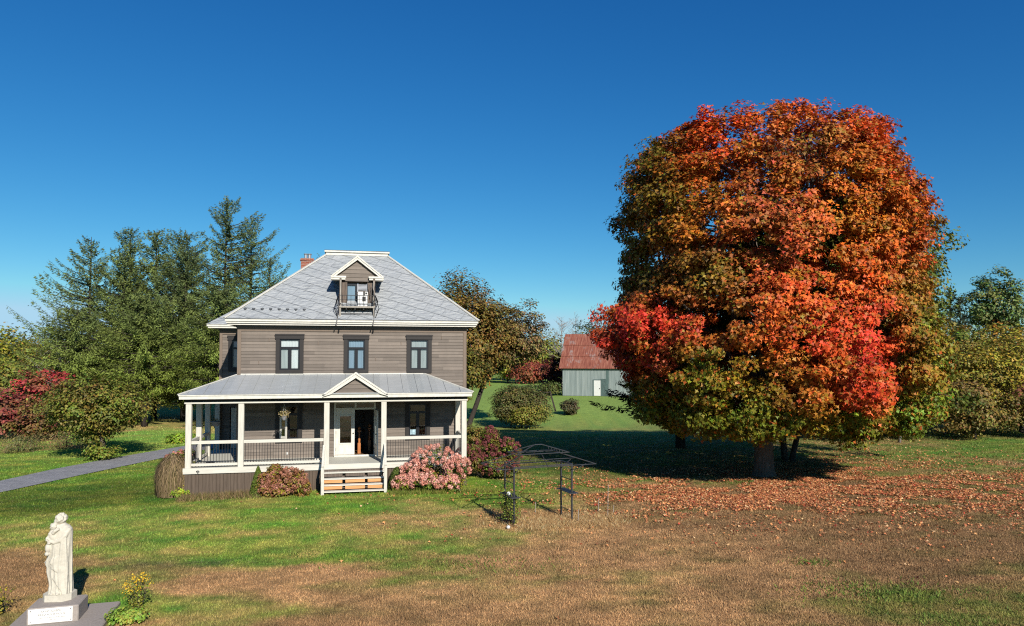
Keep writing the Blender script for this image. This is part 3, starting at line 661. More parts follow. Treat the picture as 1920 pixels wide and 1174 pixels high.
mb.quad(A_, B_, C_, D_)
mb.quad((F0-.04, GV0-.05, RZ0), A_, D_, (WU0-.02, GV0-.05, RZ1)).poly([B_, (F1+.04, RV, RZ0), C_])
proof = mb.build('porch_roof', M['porch_metal'], H)
def prz(v): return RZ0+(v-FV+.04)/(RV-FV+.04)*(RZ1-RZ0)
mb = MB(); u = F0+.3
while u < F1-.1:
    t0, t1 = 0., 1.
    if u < WU0: t1 = (u-A_[0])/(D_[0]-A_[0])
    if u > 3.42: t1 = (B_[0]-u)/(B_[0]-C_[0])
    if -1.3 < u < 1.6: t0 = min(.98, max(0, 1-abs(u-.2)/1.35))*.95
    v0 = FV+(RV-FV)*t0; v1 = FV+(RV-FV)*t1
    if v1-v0 > .1: mb.bar((u, v0, prz(v0)+.012), (u, v1, prz(v1)+.012), .022, .03)
    u += .64
mb.build('roof_seam', M['porch_metal'], proof)
mb = MB(); up = Vector((0, 0, .02)); mb.bar(Vector(B_)+up, Vector(C_)+up, .11, .05).bar(Vector(A_)+up, Vector(D_)+up, .07, .03); mb.bar((WU0, RV+.02, RZ1+.03), (3.42, RV+.02, RZ1+.03), .05, .05); mb.build('porch_hip_cap', M['white'], proof)
# pediment over the steps
pu, pz, hw, pf = .2, 5.36, 1.40, FV-.06
bz = 4.42
mb = MB(); mb.quad((pu-hw, pf, bz), (pu, pf, pz), (pu, RV, pz-.02), (pu-hw, RV, bz+.02)).quad((pu, pf, pz), (pu+hw, pf, bz), (pu+hw, RV, bz+.02), (pu, RV, pz-.02)); ped = mb.build('pediment_roof', M['porch_metal'], H)
mb = MB()
for s in (-1, 1):
    for (i, th, pr) in ((0, .075, .06), (1, .12, .03)):
        dz0 = 0 if i == 0 else .105; dz1 = dz0+th*1.3
        q = [(pu+s*hw*1.0, 0, bz-dz0), (pu, 0, pz+.02-dz0), (pu, 0, pz+.02-dz1), (pu+s*(hw-dz1*1.35), 0, bz-(0 if i == 0 else .0)+.0)]
        q = [(x, pf-pr, z) for x, y, z in q]
        if s > 0: q = q[::-1]
        mb.prism(q, 0, (0, .05+pr, 0))
mb.build('pediment_rake', M['white'], ped)
tri = MB(); k = 0; z = bz+.05
while z < pz-.3:
    ww = hw*(1-(z-bz)/(pz-bz))-.14; z2 = min(z+.178, pz-.25); w2 = hw*(1-(z2-bz)/(pz-bz))-.14
    tri.quad((pu-ww, pf+.11, z), (pu+ww, pf+.11, z), (pu+w2, pf+.135, z2), (pu-w2, pf+.135, z2)); z = z2
    if w2 < .05: break
tri.build('pediment_face', M['siding'], ped)
MB().box(pu-hw+.2, pu+hw-.2, pf+.0, pf+.11, bz+.005, bz+.05).build('pediment_sill', M['porch_metal'], ped)
# railings
BAL = MB().box(-.009, .009, -.009, .009, 0, 1.0).build('baluster', M['iron']); first = [True]
def railing(a, b, n):
    a = Vector(a); b = Vector(b); d = (b-a); ang = math.atan2(d.y, d.x)
    mb = MB(); mb.bar(a+Vector((0, 0, 1.065)), b+Vector((0, 0, 1.065)), .11, .13); r = mb.build('railing', M['rail_white'], H)
    MB().bar(a+Vector((0, 0, .13)), b+Vector((0, 0, .13)), .09, .1).build('bottom_rail', M['rail_white'], r)
    for i in range(n):
        p = a.lerp(b, (i+.5)/n)
        if first[0]: c = BAL; first[0] = False
        else: c = BAL.copy(); C.objects.link(c)
        c.parent = r; c.location = (p.x, p.y, p.z+.18); c.scale = (1, 1, .82)
    return r
y = PF+.13
railing((-6.54, y, DZ), (-4.69, y, DZ), 16); railing((-4.45, y, DZ), (-1.15, y, DZ), 29); railing((1.55, y, DZ), (4.9, y, DZ), 29)
railing((-6.66, PF+.25, DZ), (-6.66, -.47, DZ), 9); railing((-6.66, -.23, DZ), (-6.66, 1.38, DZ), 8); railing((5.03, PF+.25, DZ), (5.03, -.25, DZ), 9)
# steps
st = []
SZ0 = .22; SV0 = PF-.06
steps = MB()
for s in (-1.16, 1.44):
    steps.prism([(s-.03, SV0, DZ-.24), (s-.03, SV0-1.02, SZ0-.1), (s-.03, SV0-.75, SZ0-.1), (s-.03, SV0, DZ-.75)], 0, (.06, 0, 0))
stp = steps.build('porch_steps', M['wood_white'], H)
for i in range(4):
    z = DZ-.225*(i+1)-.08; v1 = SV0-.02-.26*i
    MB().box(-1.18, 1.46, v1-.27, v1, z-.045, z).build('tread', M['rail_white'], stp)
    if i < 3:
        for k, (x0, x1) in enumerate(((-1.1, -.33), (-.2, .62), (.74, 1.36))):
            MB().box(x0, x1, v1-.235, v1-.20, z-.19, z-.05).build('riser_board', M['bare_wood'] if i else M['dirty_wood'], stp)
MB().box(-1.12, 1.4, SV0-.05, SV0-.01, .1, DZ-.235).build('riser_backing', M['dirty_wood'], stp)
for u, t in ((-1.13, -.98), (1.48, 1.43)):
    MB().bbox(u-.065, u+.065, SV0-1.06, SV0-.93, .05, DZ+.02).build('stair_post', M['wood_white'], stp)
    MB().bar((u, SV0-1.0, DZ+.03), (u, SV0+.02, DZ+.82), .09, .09).build('handrail', M['wood_white'], stp)
MB().tube([(-6.3, PF-.07, DZ-.12), (-6.22, PF-.12, DZ-.08), (-6.17, PF-.12, DZ-.12), (-6.22, PF-.12, DZ-.18), (-6.3, PF-.07, DZ-.12)], .012, 5).build('hose_hook', M['iron'], H)
# ---------------- dormer with balcony
dm_v, DU0, DU1, FZ = .72, -.62, 1.06, 8.44
du = (DU0+DU1)/2; gzp, gez, ghw, gv = 10.90, 9.93, 1.24, .42
dw = MB(); dw.box(DU0, DU0+.1, .35, 3.2, FZ, 9.9).box(DU1-.1, DU1, .35, 3.2, FZ, 9.9)
dw.poly([(DU0+.1, dm_v, FZ), (DU1-.1, dm_v, FZ), (DU1-.1, dm_v, 9.9), (DU0+.1, dm_v, 9.9)])
dor = dw.build('dormer', M['dirty_wood'], H)
gb = MB(); z = gez-.24
while z < gzp-.2:
    z2 = min(z+.19, gzp-.16); f = lambda q: max(.02, min(.62 if q < gez-.05 else 9, (gzp-.12-q)*1.24))
    gb.quad((du-f(z+.02), gv+.06, z), (du+f(z+.02), gv+.06, z), (du+f(z2), gv+.085, z2), (du-f(z2), gv+.085, z2)); z = z2
gb.build('dormer_gable', M['siding'], dor)
MB().poly([(du-.8, gv+.1, gez-.24), (du+.8, gv+.1, gez-.24), (du+.8, dm_v, gez-.24), (du-.8, dm_v, gez-.24)]).build('dormer_soffit', M['dark_trim'], dor)
mb = MB(); rb = EF-.05+(gzp-EZ)/sl; rb2 = EF-.05+(gez-EZ)/sl
for s in (-1, 1):
    q = [(du+s*ghw, gv-.06, gez), (du, gv-.06, gzp), (du, rb+.2, gzp), (du+s*ghw, rb2+.2, gez)]
    mb.poly(q if s < 0 else q[::-1])
mb.build('dormer_roof', M['tin'], dor)
mb = MB()
for s in (-1, 1):
    for (o, th, pr) in ((0, .07, .05), (.085, .10, .02)):
        q = [(du+s*ghw, gv-.06-pr, gez-o*.9), (du, gv-.06-pr, gzp+.03-o), (du, gv-.06-pr, gzp+.03-o-th*1.25), (du+s*(ghw-.0), gv-.06-pr, gez-o*.9-th)]
        if s > 0: q = q[::-1]
        mb.prism(q, 0, (0, .06+pr, 0))
    x0, x1 = sorted((du+s*.53, du+s*ghw)); mb.box(x0, x1, gv-.10, gv+.5, gez-.09, gez-.0).box(x0+(.0 if s < 0 else .03), x1-(.03 if s < 0 else 0), gv-.07, gv+.5, gez-.18, gez-.093)
mb.build('dormer_rake', M['white'], dor)
dd = MB(); dd.box(-.32, -.24, dm_v-.06, dm_v+.02, FZ, 9.6).box(.12, .2, dm_v-.06, dm_v+.02, FZ, 9.6).box(-.24, .12, dm_v-.06, dm_v+.02, 9.5, 9.6).box(-.24, .12, dm_v-.06, dm_v+.02, FZ, FZ+.14); dd.build('balcony_door', M['sash'], dor)
MB().quad((-.24, dm_v-.02, FZ+.14), (.12, dm_v-.02, FZ+.14), (.12, dm_v-.02, 9.5), (-.24, dm_v-.02, 9.5)).build('balcony_door_pane', M['glass'], dor)
MB().quad((-.24, dm_v-.006, FZ+.14), (.12, dm_v-.006, FZ+.14), (.12, dm_v-.006, 9.5), (-.24, dm_v-.006, 9.5)).build('balcony_door_curtain', M['curtain_grey'], dor)
lv = MB()
for i in range(5): lv.box(.26, .66, dm_v-.05, dm_v-.03, 9.28+i*.06, 9.315+i*.06)
lv.box(.22, .26, dm_v-.06, dm_v-.02, 9.2, 9.62).box(.66, .7, dm_v-.06, dm_v-.02, 9.2, 9.62).build('louvre', M['flue'], dor)
acb = MB(); acb.bbox(.24, .72, .28, .62, FZ, FZ+.74, .02); ac = acb.build('heat_pump_unit', M['ac'], dor)
kb = MB(); kb.box(.46, .62, .262, .279, FZ+.28, FZ+.5).box(.5, .58, .262, .279, FZ+.55, FZ+.74).box(.6, .68, .262, .279, FZ+.62, FZ+.7); kb.build('unit_grille', M['iron'], ac)
for u in (DU0+.02, DU1-.10):
    MB().box(u, u+.08, -.32, -.25, 7.88, 8.4).build('balcony_post', M['balcony_wood'], dor)
    MB().box(u+.01, u+.07, .28, .345, FZ, 9.72).build('balcony_upright', M['balcony_wood'], dor)
for u0, u1 in ((DU0+.12, DU0+.36), (DU1-.36, DU1-.14)): MB().box(u0, u1, .55, .6, FZ, 9.68).build('shutter', M['dirty_wood'], dor)
bal = MB().box(DU0, DU1, -.35, dm_v-.01, FZ-.08, FZ-.005).build('balcony_floor', M['balcony_wood'], dor)
jb = MB()
for u in (-.3, .1, .5): jb.box(u, u+.05, -.3, .5, FZ-.17, FZ-.085)
jb.bar((DU0, -.28, 8.08), (DU1, -.28, 8.08), .03, .03).build('balcony_joist', M['iron'], dor)
ib = MB(); zt = FZ+.5
for a_, b_ in (((DU0-.02, -.33), (DU1+.02, -.33)), ((DU0-.02, -.33), (DU0-.02, .3)), ((DU1+.02, -.33), (DU1+.02, .3))):
    a3 = Vector((*a_, 0)); b3 = Vector((*b_, 0))
    for zz in (FZ+.06, FZ+.3, zt): ib.bar(a3+Vector((0, 0, zz)), b3+Vector((0, 0, zz)), .016 if zz < zt else .026)
    n = 9 if abs(a_[0]-b_[0]) > 1 else 4
    for i in range(n+1):
        p = a3.lerp(b3, i/n); out = Vector((0, -.09, 0)) if n == 9 else Vector((-.12 if a_[0] < 0 else .12, 0, 0))
        ib.tube([p+Vector((0, 0, zt)), p+out*.9+Vector((0, 0, FZ+.22)), p+out*.6+Vector((0, 0, FZ+.05)), p+Vector((0, 0, FZ-.04))], .009, 4)
for u in (DU0-.02, DU1-.02):
    s = -1 if u < 0 else 1
    ib.bar((u, -.33, FZ-.02), (u-.04, -.40, 7.8), .035).bar((u, .1, FZ-.02), (u-.04, -.42, 7.8), .03).bar((u-.04, -.45, 7.85), (u-.09, -.54, 7.5), .05)
    ib.bar((u+s*.2, -.2, FZ-.1), (u, -.42, 7.82), .025).bar((u, -.34, FZ+.5), (u+s*.2, -.2, FZ-.1), .02).bar((u+s*.12, -.3, FZ+.3), (u, -.34, FZ+.05), .02)
for u in (.9, 1.02): ib.bar((u-.1, .2, FZ+.1), (u+.04, .25, 9.6), .02).bar((u+.1, .2, FZ+.1), (u-.1, .25, 9.5), .02)
ib.build('balcony_iron', M['iron'], dor)
MB().bar((-.62, -.04, 7.33), (-.62, -.14, 7.22), .06).bar((.97, -.04, 7.33), (.97, -.14, 7.22), .06).build('wall_bracket', M['iron'], H)

# ================================================================== THE BIG MAPLE
def tints(pts):
    P = np.array([[p[0], p[1]] for p in pts], float); Cc = np.array([lin(*p[2:]) for p in pts]); return P, Cc
MAPLE = [(1340,205,185,62,26),(1450,225,165,75,30),(1520,200,160,68,28),(1600,215,165,60,25),(1660,240,160,62,26),(1240,275,86,74,28),(1215,330,100,78,28),(1300,300,178,70,30),(1190,420,88,84,30),(1230,400,112,86,30),
 (1280,440,158,90,32),(1400,350,165,80,38),(1470,300,140,85,50),(1550,350,165,86,30),(1650,330,160,66,28),(1720,370,150,66,26),(1560,440,172,92,30),(1650,430,165,85,28),(1400,450,160,76,46),(1300,520,104,74,30),(1200,520,74,72,28),(1450,540,186,76,38),
 (1560,520,178,76,30),(1700,470,160,66,30),(1740,440,120,80,28),(1150,600,168,48,42),(1200,610,178,46,42),(1260,600,190,60,42),(1210,670,150,40,30),(1400,640,172,74,32),(1330,620,150,76,34),(1480,680,172,76,34),(1580,620,180,60,34),(1540,650,200,56,42),(1575,695,206,58,44),(1470,640,186,62,36),(1670,700,128,96,34),(1730,640,112,94,34),(1745,560,128,84,30),(1710,700,96,102,34),(1750,600,90,96,34),(1765,680,96,106,34),(1750,750,90,106,34),(1780,540,104,92,32),
 (1545,735,190,62,40),(1290,690,98,100,30),(1380,700,122,98,30),(1460,720,160,90,36),(1360,760,90,96,28),(1250,760,80,84,26),(1550,790,92,106,32),(1650,770,88,108,36),(1600,720,160,66,34),(1450,790,88,98,28),(1700,600,90,96,32),(1720,680,100,112,34),(1690,730,92,108,36),(1500,760,130,104,32)]
MK = np.array([1.36, 1.42, 1.15])
def maple():
    x0, y0 = 12.79, 36.23; rs = np.random.RandomState(11)
    t = thing('maple_tree', 'huge sugar maple turning red and orange, thick pale footed trunk on the lawn', 'tree', (x0, y0, 0))
    prof = np.array([(18.0, 2.8, 3.8), (17.4, 4.2, 5.2), (16.4, 5.7, 5.9), (15.4, 6.6, 6.7), (14.3, 7.1, 7.5), (13.0, 7.2, 7.8), (12, 7.2, 8.0), (10.6, 7.1, 8.0), (9.3, 7.2, 8.1), (8.2, 8.0, 8.4), (6.8, 8.0, 8.8), (5.4, 7.7, 8.8), (4.4, 7.0, 8.4), (3.4, 5.6, 7.4), (2.7, 4.2, 6.0)])[::-1]
    z_, l_, r_ = prof.T
    def rad(phi, z):
        c = np.cos(phi); a = np.interp(z, z_, l_); b = np.interp(z, z_, r_); d = (a+b)/2*.96
        side = np.where(c < 0, a, b); return 1/np.sqrt((c/side)**2+(np.sin(phi)/d)**2)
    cen = []; lobes = []
    cand_z = rs.uniform(3.0, 17.2, 6000); cand_p = rs.uniform(0, 2*math.pi, 6000)
    lump = vnoise(cand_p*2.6, cand_z*.42)*.6+vnoise(cand_p*5, cand_z*.9)*.4
    for z, p, lu in zip(cand_z, cand_p, lump):
        lr = rs.uniform(.85, 1.7); r = rad(p, z)*(.84+.24*lu)-lr*.8
        q = np.array([r*math.cos(p), r*math.sin(p), z])
        if all((q[0]-c[0])**2+(q[1]-c[1])**2+1.5*(q[2]-c[2])**2 > (1.02*lr)**2+.5 for c, _ in lobes): lobes.append((q, lr))
        if len(lobes) > 215: break
    for q, lr in lobes:
        out = np.array([q[0], q[1], (q[2]-9)*.5]); out /= np.linalg.norm(out)+1e-6
        for k in range(int(3.9*lr**2)+4):
            d = unit(rs, 1)[0]; d = d if d@(out+np.array([0, 0, .35])) > -.15 else -d
            cen.append(q+d*lr*np.array([1, 1, .8])*rs.uniform(.75, 1.0))
    # tops: domes of separate leaders
    for (cx, cz, w_) in ((-2.7, 17.3, 1.3), (.2, 17.2, 1.0), (1.6, 17.4, 1.0), (4.0, 17.2, 1.2), (5.2, 16.6, .7), (-5.7, 15.2, .9)):
        for k in range(12):
            cen.append(np.array([cx+np.clip(rs.randn(), -1.5, 1.5)*w_*.5, np.clip(rs.randn(), -1.4, 1.4)*2.2, cz+.55*rs.rand()-.3*abs(rs.randn())]))
    for k in range(240):                      # loose sprays between the lobes
        z = rs.uniform(3.2, 16.2); p = rs.uniform(0, 6.283); r = rad(p, z)*rs.uniform(.66, .93); cen.append(np.array([r*math.cos(p), r*math.sin(p), z]))
    for k in range(150):                      # inner foliage
        z = rs.uniform(4.5, 16.5); p = rs.uniform(0, 6.283); r = rad(p, z)*rs.uniform(.3, .72); cen.append(np.array([r*math.cos(p), r*math.sin(p), z]))
    # long low limbs: left spray, lower right sprays
    for (cx, cy, cz, n_, s) in ((-7.5, -1.2, 8.2, 9, .55), (-7.4, -2.0, 7.0, 12, .8), (-6.4, -3.2, 7.6, 12, .8), (2.7, -5.2, 6.2, 12, .7), (3.2, -4.9, 5.3, 10, .6), (1.8, -5.8, 4.6, 9, .55), (6.6, -2.5, 3.6, 14, .9), (4.2, -4.4, 3.0, 12, .9)):
        for k in range(n_): cen.append(np.array([cx, cy, cz])+np.clip(rs.randn(3), -1.3, 1.3)*s*np.array([1, .8, .45]))
    for k in range(120):                      # low skirt of boughs
        p = rs.uniform(2.9, 6.7); z = rs.uniform(2.5, 3.7); r = rad(p, 4.2)*rs.uniform(.45, .95)*(1 if z > 3 else .85); cen.append(np.array([r*math.cos(p), r*math.sin(p), z]))
    cen = np.array(cen); m = len(cen)
    P, Cc = tints(MAPLE)
    PW = np.stack([(P[:, 0]-960)/F_PX*33.0-x0, 6+(671-P[:, 1])/F_PX*33.0], -1)      # leaf colour across and up the crown; low greens darkened to paint in shade
    cc = np.zeros((m, 3)); ws = np.zeros(m)
    for p, c in zip(PW, Cc):
        k = (((cen[:, 0]-p[0])**2+(cen[:, 2]-p[1])**2)+.05)**-2.0; ws += k; cc += k[:, None]*c
    cc /= ws[:, None]; cc *= (1+.22*rs.randn(m, 1)); gmix = np.clip(rs.randn(m)*.22, 0, .6)[:, None]
    cc = cc*(1-gmix)+gmix*lin(126, 104, 34)
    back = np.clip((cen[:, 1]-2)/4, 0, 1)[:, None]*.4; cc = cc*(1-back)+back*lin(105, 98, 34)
    rad_ = .40+.48*rs.rand(m)**1.3
    thin = (np.hypot(cen[:, 0]-.6, cen[:, 2]-15.2) < 1.9) & (cen[:, 1] < 0)
    keep = ~thin | (rs.rand(m) < .5)
    cen, cc, rad_ = cen[keep], cc[keep], rad_[keep]
    V_, F_, T_ = cluster_leaves(rs, cen, rad_, np.clip(cc*MK, .006, .9), 140, .185, 'lobed', np.array([.5, 0, 8.5]), .7, .36, .35, .3)
    mb = MB(); fork = Vector((.1, 0, 4.2))
    mb.tube([(0, 0, -.3), (0, 0, 0), (.0, 0, .35), (0, 0, 1.2), (.03, 0, 2.6), fork], [.74, .63, .51, .46, .43, .45], 14)
    mains = [(-3.0, .5, 12.5), (-1.2, -1.0, 15), (.8, .6, 16.5), (2.6, -.6, 15.5), (4.6, .8, 13), (.5, -2.8, 12.5), (.5, 3, 12), (-4.6, -1.0, 9), (5, -1.5, 9)]
    ends = []
    for e in mains:
        e = Vector(e); p1 = fork.lerp(e, .3)+Vector((e.x*.12, e.y*.12, .4)); p2 = fork.lerp(e, .65)+Vector((rs.randn()*.2, rs.randn()*.2, .2))
        mb.tube([fork-Vector((0, 0, .3)), p1, p2, e], [.24, .19, .13, .05], 8); ends.append((p1, p2, e))
    lowz = cen[:, 2] < 7
    for i in rs.permutation(len(cen))[:330]:
        c = Vector(cen[i]); cand = [p for tr in ends for p in tr]+[fork]
        s = min(cand, key=lambda p: (p-c).length+max(0, p.z-c.z+.6)*1.2); d = (c-s).length
        if d < .3: continue
        m_ = s.lerp(c, .5)+Vector((rs.randn()*.12*d, rs.randn()*.12*d, .06*d)); r = min(.09, .018+.012*d)
        c2 = c+(c-m_).normalized()*.5
        mb.tube([s, m_, c, c2], [r, r*.7, r*.35, .008], 5)
    for k in range(70):                      # bare twigs in the thin patch near the top
        a = Vector((.6+rs.randn()*1.0, -2.6-rs.rand()*1.8, 13.6+rs.rand()*1.0)); b = a+Vector((rs.randn()*.35, -.2*rs.rand(), 1.1+rs.rand()*1.1)); mb.tube([a, a.lerp(b, .5)+Vector((rs.randn()*.1, 0, 0)), b], [.022, .016, .006], 4)
    mb.build('trunk', M['bark'], t, True)
    mesh_np('crown', V_, F_, M['leaf'], t, T_)
maple()
# green maple behind it, on two stems
def twin():
    x0, y0 = 15.9, 41.4; rs = np.random.RandomState(21)
    t = thing('maple_tree', 'dark green maple on two leaning stems half hidden behind the red maple', 'tree', (x0, y0, 0))
    cen = []
    for k in range(760):
        d = unit(rs, 1)[0]; f = rs.uniform(.55, 1); lu = .85+.3*vnoise(np.array([d[0]*3+5]), np.array([d[2]*3+9]))[0]
        cen.append(np.array([1.9, -.6, 10.0])+d*f*lu*np.array([6.9, 6.0, 5.6])*(1 if d[2] > -.2 else .92))
    for k in range(110): cen.append(np.array([3.0+rs.randn()*2.4, rs.randn()*2, 2.6+rs.rand()*3]))
    cen = np.array(cen); cen = cen[cen[:, 2] > 2.2]; m = len(cen)
    w_ = rs.dirichlet(np.ones(4)*.8, m); pal = 1.15*np.array([lin(74, 88, 32), lin(96, 104, 36), lin(62, 74, 28), lin(112, 106, 38)])
    cc = w_@pal; og = (rs.rand(m) < .015); cc[og] = lin(190, 84, 40)
    V_, F_, T_ = cluster_leaves(rs, cen, .7+.5*rs.rand(m), cc, 120, .22, 'lobed', np.array([3.0, 0, 7]), .6, .28, .35)
    mb = MB()
    mb.tube([(-.05, 0, -.2), (-.1, 0, .5), (-.2, .1, 2.2), (-.2, .3, 5), (.3, .2, 9)], [.22, .19, .17, .14, .05], 8)
    mb.tube([(.3, 0, -.2), (.42, 0, .5), (.95, .1, 2.4), (1.9, .2, 5), (3.2, .2, 10)], [.20, .17, .16, .13, .04], 8)
    for i in rs.permutation(m)[:70]:
        c = Vector(cen[i]); s = Vector((1.3, .2, min(max(c.z-1.5, 3), 8))); mb.tube([s, s.lerp(c, .5)+Vector((0, 0, .3)), c], [.06, .04, .01], 5)
    mb.build('trunk', M['bark_dark'], t, True); mesh_np('crown', V_, F_, M['leaf'], t, T_)
twin()

# ================================================================== CONIFERS
def conifer(name, label, x, y, h, r, z0, seed, cols, nbr, dens, tuft, droop=.35, tipup=.25, power=.8, group=None, trunk=.22, asym=None, hang=.25, gap=None, vary=.5, bark_='bark_dark', needle='needle', scraggly=0.):
    rs = np.random.RandomState(seed); t = thing(name, label, 'tree', (x, y, gzf(x, y)), 0, group)
    P = []; N = []; S = []; K = []; T = []; mb = MB()
    mb.tube([(0, 0, -.2), (0, 0, h*.3), (rs.randn()*.1, 0, h*.7), (0, 0, h)], [trunk*1.2, trunk*.9, trunk*.45, .02], 8)
    cols = np.array(cols); L0 = cols[0]; L1 = cols[1]
    for i in range(nbr):
        f = (i+rs.rand())/nbr; z = z0+(h*.985-z0)*f; tt = (z-z0)/(h-z0); phi = rs.rand()*6.283
        L = r*((1-tt)**power)*(1-vary+vary*1.2*rs.rand())+.25
        if asym: L *= 1+asym*math.cos(phi)
        if scraggly and rs.rand() < scraggly: L *= 1.35
        up0 = .35*tt+.05
        dirv = np.array([math.cos(phi), math.sin(phi)]); n = max(4, int(L*dens))
        s = rs.rand(n)**.75; zz = z+L*(up0*s-droop*s*(1-.3*s)*(1-tt*.8)+tipup*s**3)
        lat = rs.randn(n)*.11*L*(.35+.65*(1-s)); px = dirv[0]*L*s-dirv[1]*lat; py = dirv[1]*L*s+dirv[0]*lat
        pp = np.stack([px, py, zz-hang*rs.rand(n)**1.5+.05*rs.randn(n)], -1); P.append(pp)
        dr = np.stack([dirv[0]*np.ones(n)-dirv[1]*lat*.8, dirv[1]*np.ones(n)+dirv[0]*lat*.8, -hang*1.3*np.ones(n)+.25*rs.randn(n)+tt*.6], -1)+rs.randn(n, 3)*.35; T.append(dr)
        N.append(np.array([0, 0, .7])+rs.randn(n, 3)*.75+np.array([dirv[0], dirv[1], 0])*.3)
        S.append(tuft*(.6+.8*rs.rand(n))); c = (L0*(1-tt)+L1*tt)*(1+.22*rs.randn()); k2 = cols[2] if rs.rand() < .28 else c
        K.append(np.clip((.6*c+.4*k2)*(1+.25*rs.randn(n, 1)), .004, .5))
        if i % 2 == 0 or L > 2.5:
            q = lambda s_: (dirv[0]*L*s_, dirv[1]*L*s_, z+L*(up0*s_-droop*s_*(1-.3*s_)*(1-tt*.8)+tipup*s_**3))
            mb.tube([q(0), q(.35), q(.7), q(1.02)], [.012+.014*L, .01+.009*L, .012, .006], 4)
    V_, F_, T_ = leaves(np.concatenate(P), np.concatenate(N), np.concatenate(S), np.concatenate(K), needle, rs, np.concatenate(T))
    mb.build('trunk', M[bark_], t, True); mesh_np('crown', V_, F_, M['needle'], t, T_); return t
LC = [lin(110, 122, 54), lin(88, 104, 68), lin(96, 100, 48)]; LG = 'tall larches on the left behind the house'
LC2 = [lin(122, 136, 54), lin(94, 108, 64), lin(106, 112, 50)]
def larch(lb, x, y, h, r, sd, pal, nbr=210, dens=44, droop=.3, tipup=.28, power=.6, asym=0, hang=.4, z0=1.8, **k):
    conifer('larch_tree', lb, x, y, h, r, z0, sd, pal, nbr, dens*1.25, .25, droop, tipup, power, LG, .24, asym, hang, **k)
larch('grey green larch with long bare arms, leftmost of the tall larches', -39.3, 66, 17.3, 6.8, 31, LC, 180, 40, .25, .32, .75, -.25, .35, vary=.6, scraggly=.14)
larch('slim pointed larch second from the left of the tall row', -38.6, 71.5, 19.3, 5.0, 32, LC2)
larch('yellow green larch with twin pointed top, mid row', -35.2, 70, 18.8, 4.8, 33, LC2)
larch('bushy larch with blunt top just left of the tallest one', -33.6, 73, 19.0, 5.4, 34, LC, power=.45)
larch('tallest larch, wide loose crown nearest the house roof', -28.2, 70, 21.7, 6.8, 35, LC, 230, 36, .28, .30, .55, .12, .3, vary=.55, scraggly=.15)
larch('thin larch standing close behind the tallest one', -27.0, 73, 20.8, 5.4, 36, LC, 180, 30, .28, .28, .55, .35, .3, vary=.6)
larch('low larch with one long arm reaching over the wing roof', -24.3, 71, 16.0, 6.2, 37, LC, 140, 32, .25, .45, .7, .4, .3, vary=.6, scraggly=.1)
larch('dense larch filling the gap in the middle of the row', -37.0, 67.5, 15.8, 5.0, 41, LC2, 200, 46, power=.5)
larch('dense dark larch under the blunt topped one', -31.4, 68, 16.4, 5.4, 42, LC, 200, 46, power=.5)
larch('weeping yellow green larch in front of the row, nearest the shrubs', -32.0, 62, 11.5, 5.4, 38, LC2, 170, 48, .40, .15, .5, 0, .5, z0=3.3)
larch('weeping larch partly hidden by the left porch corner', -25.2, 61, 12.0, 5.4, 39, LC2, 170, 48, .40, .15, .5, 0, .5, z0=3.3)
larch('small drooping larch between shrub tree and tall row', -36.8, 60, 10.2, 4.8, 40, LC2, 150, 46, .40, .15, .55, 0, .5, z0=3.0)
SG = [lin(30, 38, 24), lin(36, 44, 28), lin(26, 32, 20)]
conifer('spruce_tree', 'dark spruce with spreading low boughs in the shade behind the maple', 11.36, 48.1, 13.0, 6.6, 2.2, 51, SG, 150, 34, .34, .18, .12, .75, None, .3, -.05, .25)

# ================================================================== LEFT SIDE TREES AND SHRUBS
YG = [lin(110, 112, 34), lin(86, 96, 34), lin(132, 120, 38), lin(70, 80, 30)]
BR = [lin(104, 84, 40), lin(84, 84, 36), lin(120, 92, 44), lin(64, 66, 34)]
RED = [lin(126, 50, 54), lin(98, 48, 46), lin(92, 70, 48), lin(136, 60, 58), lin(88, 84, 48)]
GRY = [lin(92, 84, 58), lin(78, 78, 52), lin(104, 92, 62)]
broadleaf('roadside_tree', 'yellow green rounded tree cut by the left picture edge', 'tree', -55.5, 76, 10.0, 6.4, .8, YG, 61, 120, 80, .30, 'diamond', .25, bark_='bark_dark', crad=.26)
broadleaf('roadside_tree', 'low olive tree behind the red sumac at far left', 'tree', -49.5, 72, 7.0, 4.8, .4, [lin(96, 98, 40), lin(120, 112, 44), lin(80, 84, 40)], 62, 80, 70, .28, 'diamond', .18, crad=.28)
broadleaf('sumac_bush', 'crimson sumac bush low at the left picture edge', 'bush', -38.0, 52, 3.7, 2.7, .3, RED, 63, 70, 60, .24, 'oval', .1, crad=.3, flat=.5)
broadleaf('sumac_bush', 'crimson and brown sumac with red crown top behind the shrub tree', 'bush', -37.0, 56, 5.3, 2.8, .8, [lin(150, 40, 52), lin(128, 40, 48), lin(104, 70, 48), lin(98, 84, 46)], 64, 75, 60, .24, 'oval', .12, crad=.27, flat=.5)
broadleaf('sumac_bush', 'dark wine red bush between the sumacs and shrub tree', 'bush', -33.9, 51, 3.0, 1.9, .2, [lin(90, 40, 36), lin(76, 62, 36), lin(100, 86, 40)], 65, 50, 60, .2, 'oval', .1, crad=.3)
broadleaf('shrub_tree', 'spreading green shrub tree with forked pale stems beside the driveway', 'tree', -24.3, 42.3, 5.1, 3.3, .95, [lin(94, 104, 38), lin(70, 80, 32), lin(104, 100, 40), lin(92, 74, 38)], 66, 190, 100, .15, 'oval', .16, crad=.22, flat=.5, bark_='bark', tipn=34)
broadleaf('bramble_bush', 'small leafy green shrub at the foot of the shrub tree', 'bush', -24.0, 41.8, .95, 1.0, .05, [lin(104, 110, 40), lin(84, 96, 36)], 67, 26, 60, .13, 'oval', .03, crad=.38, tipn=6)
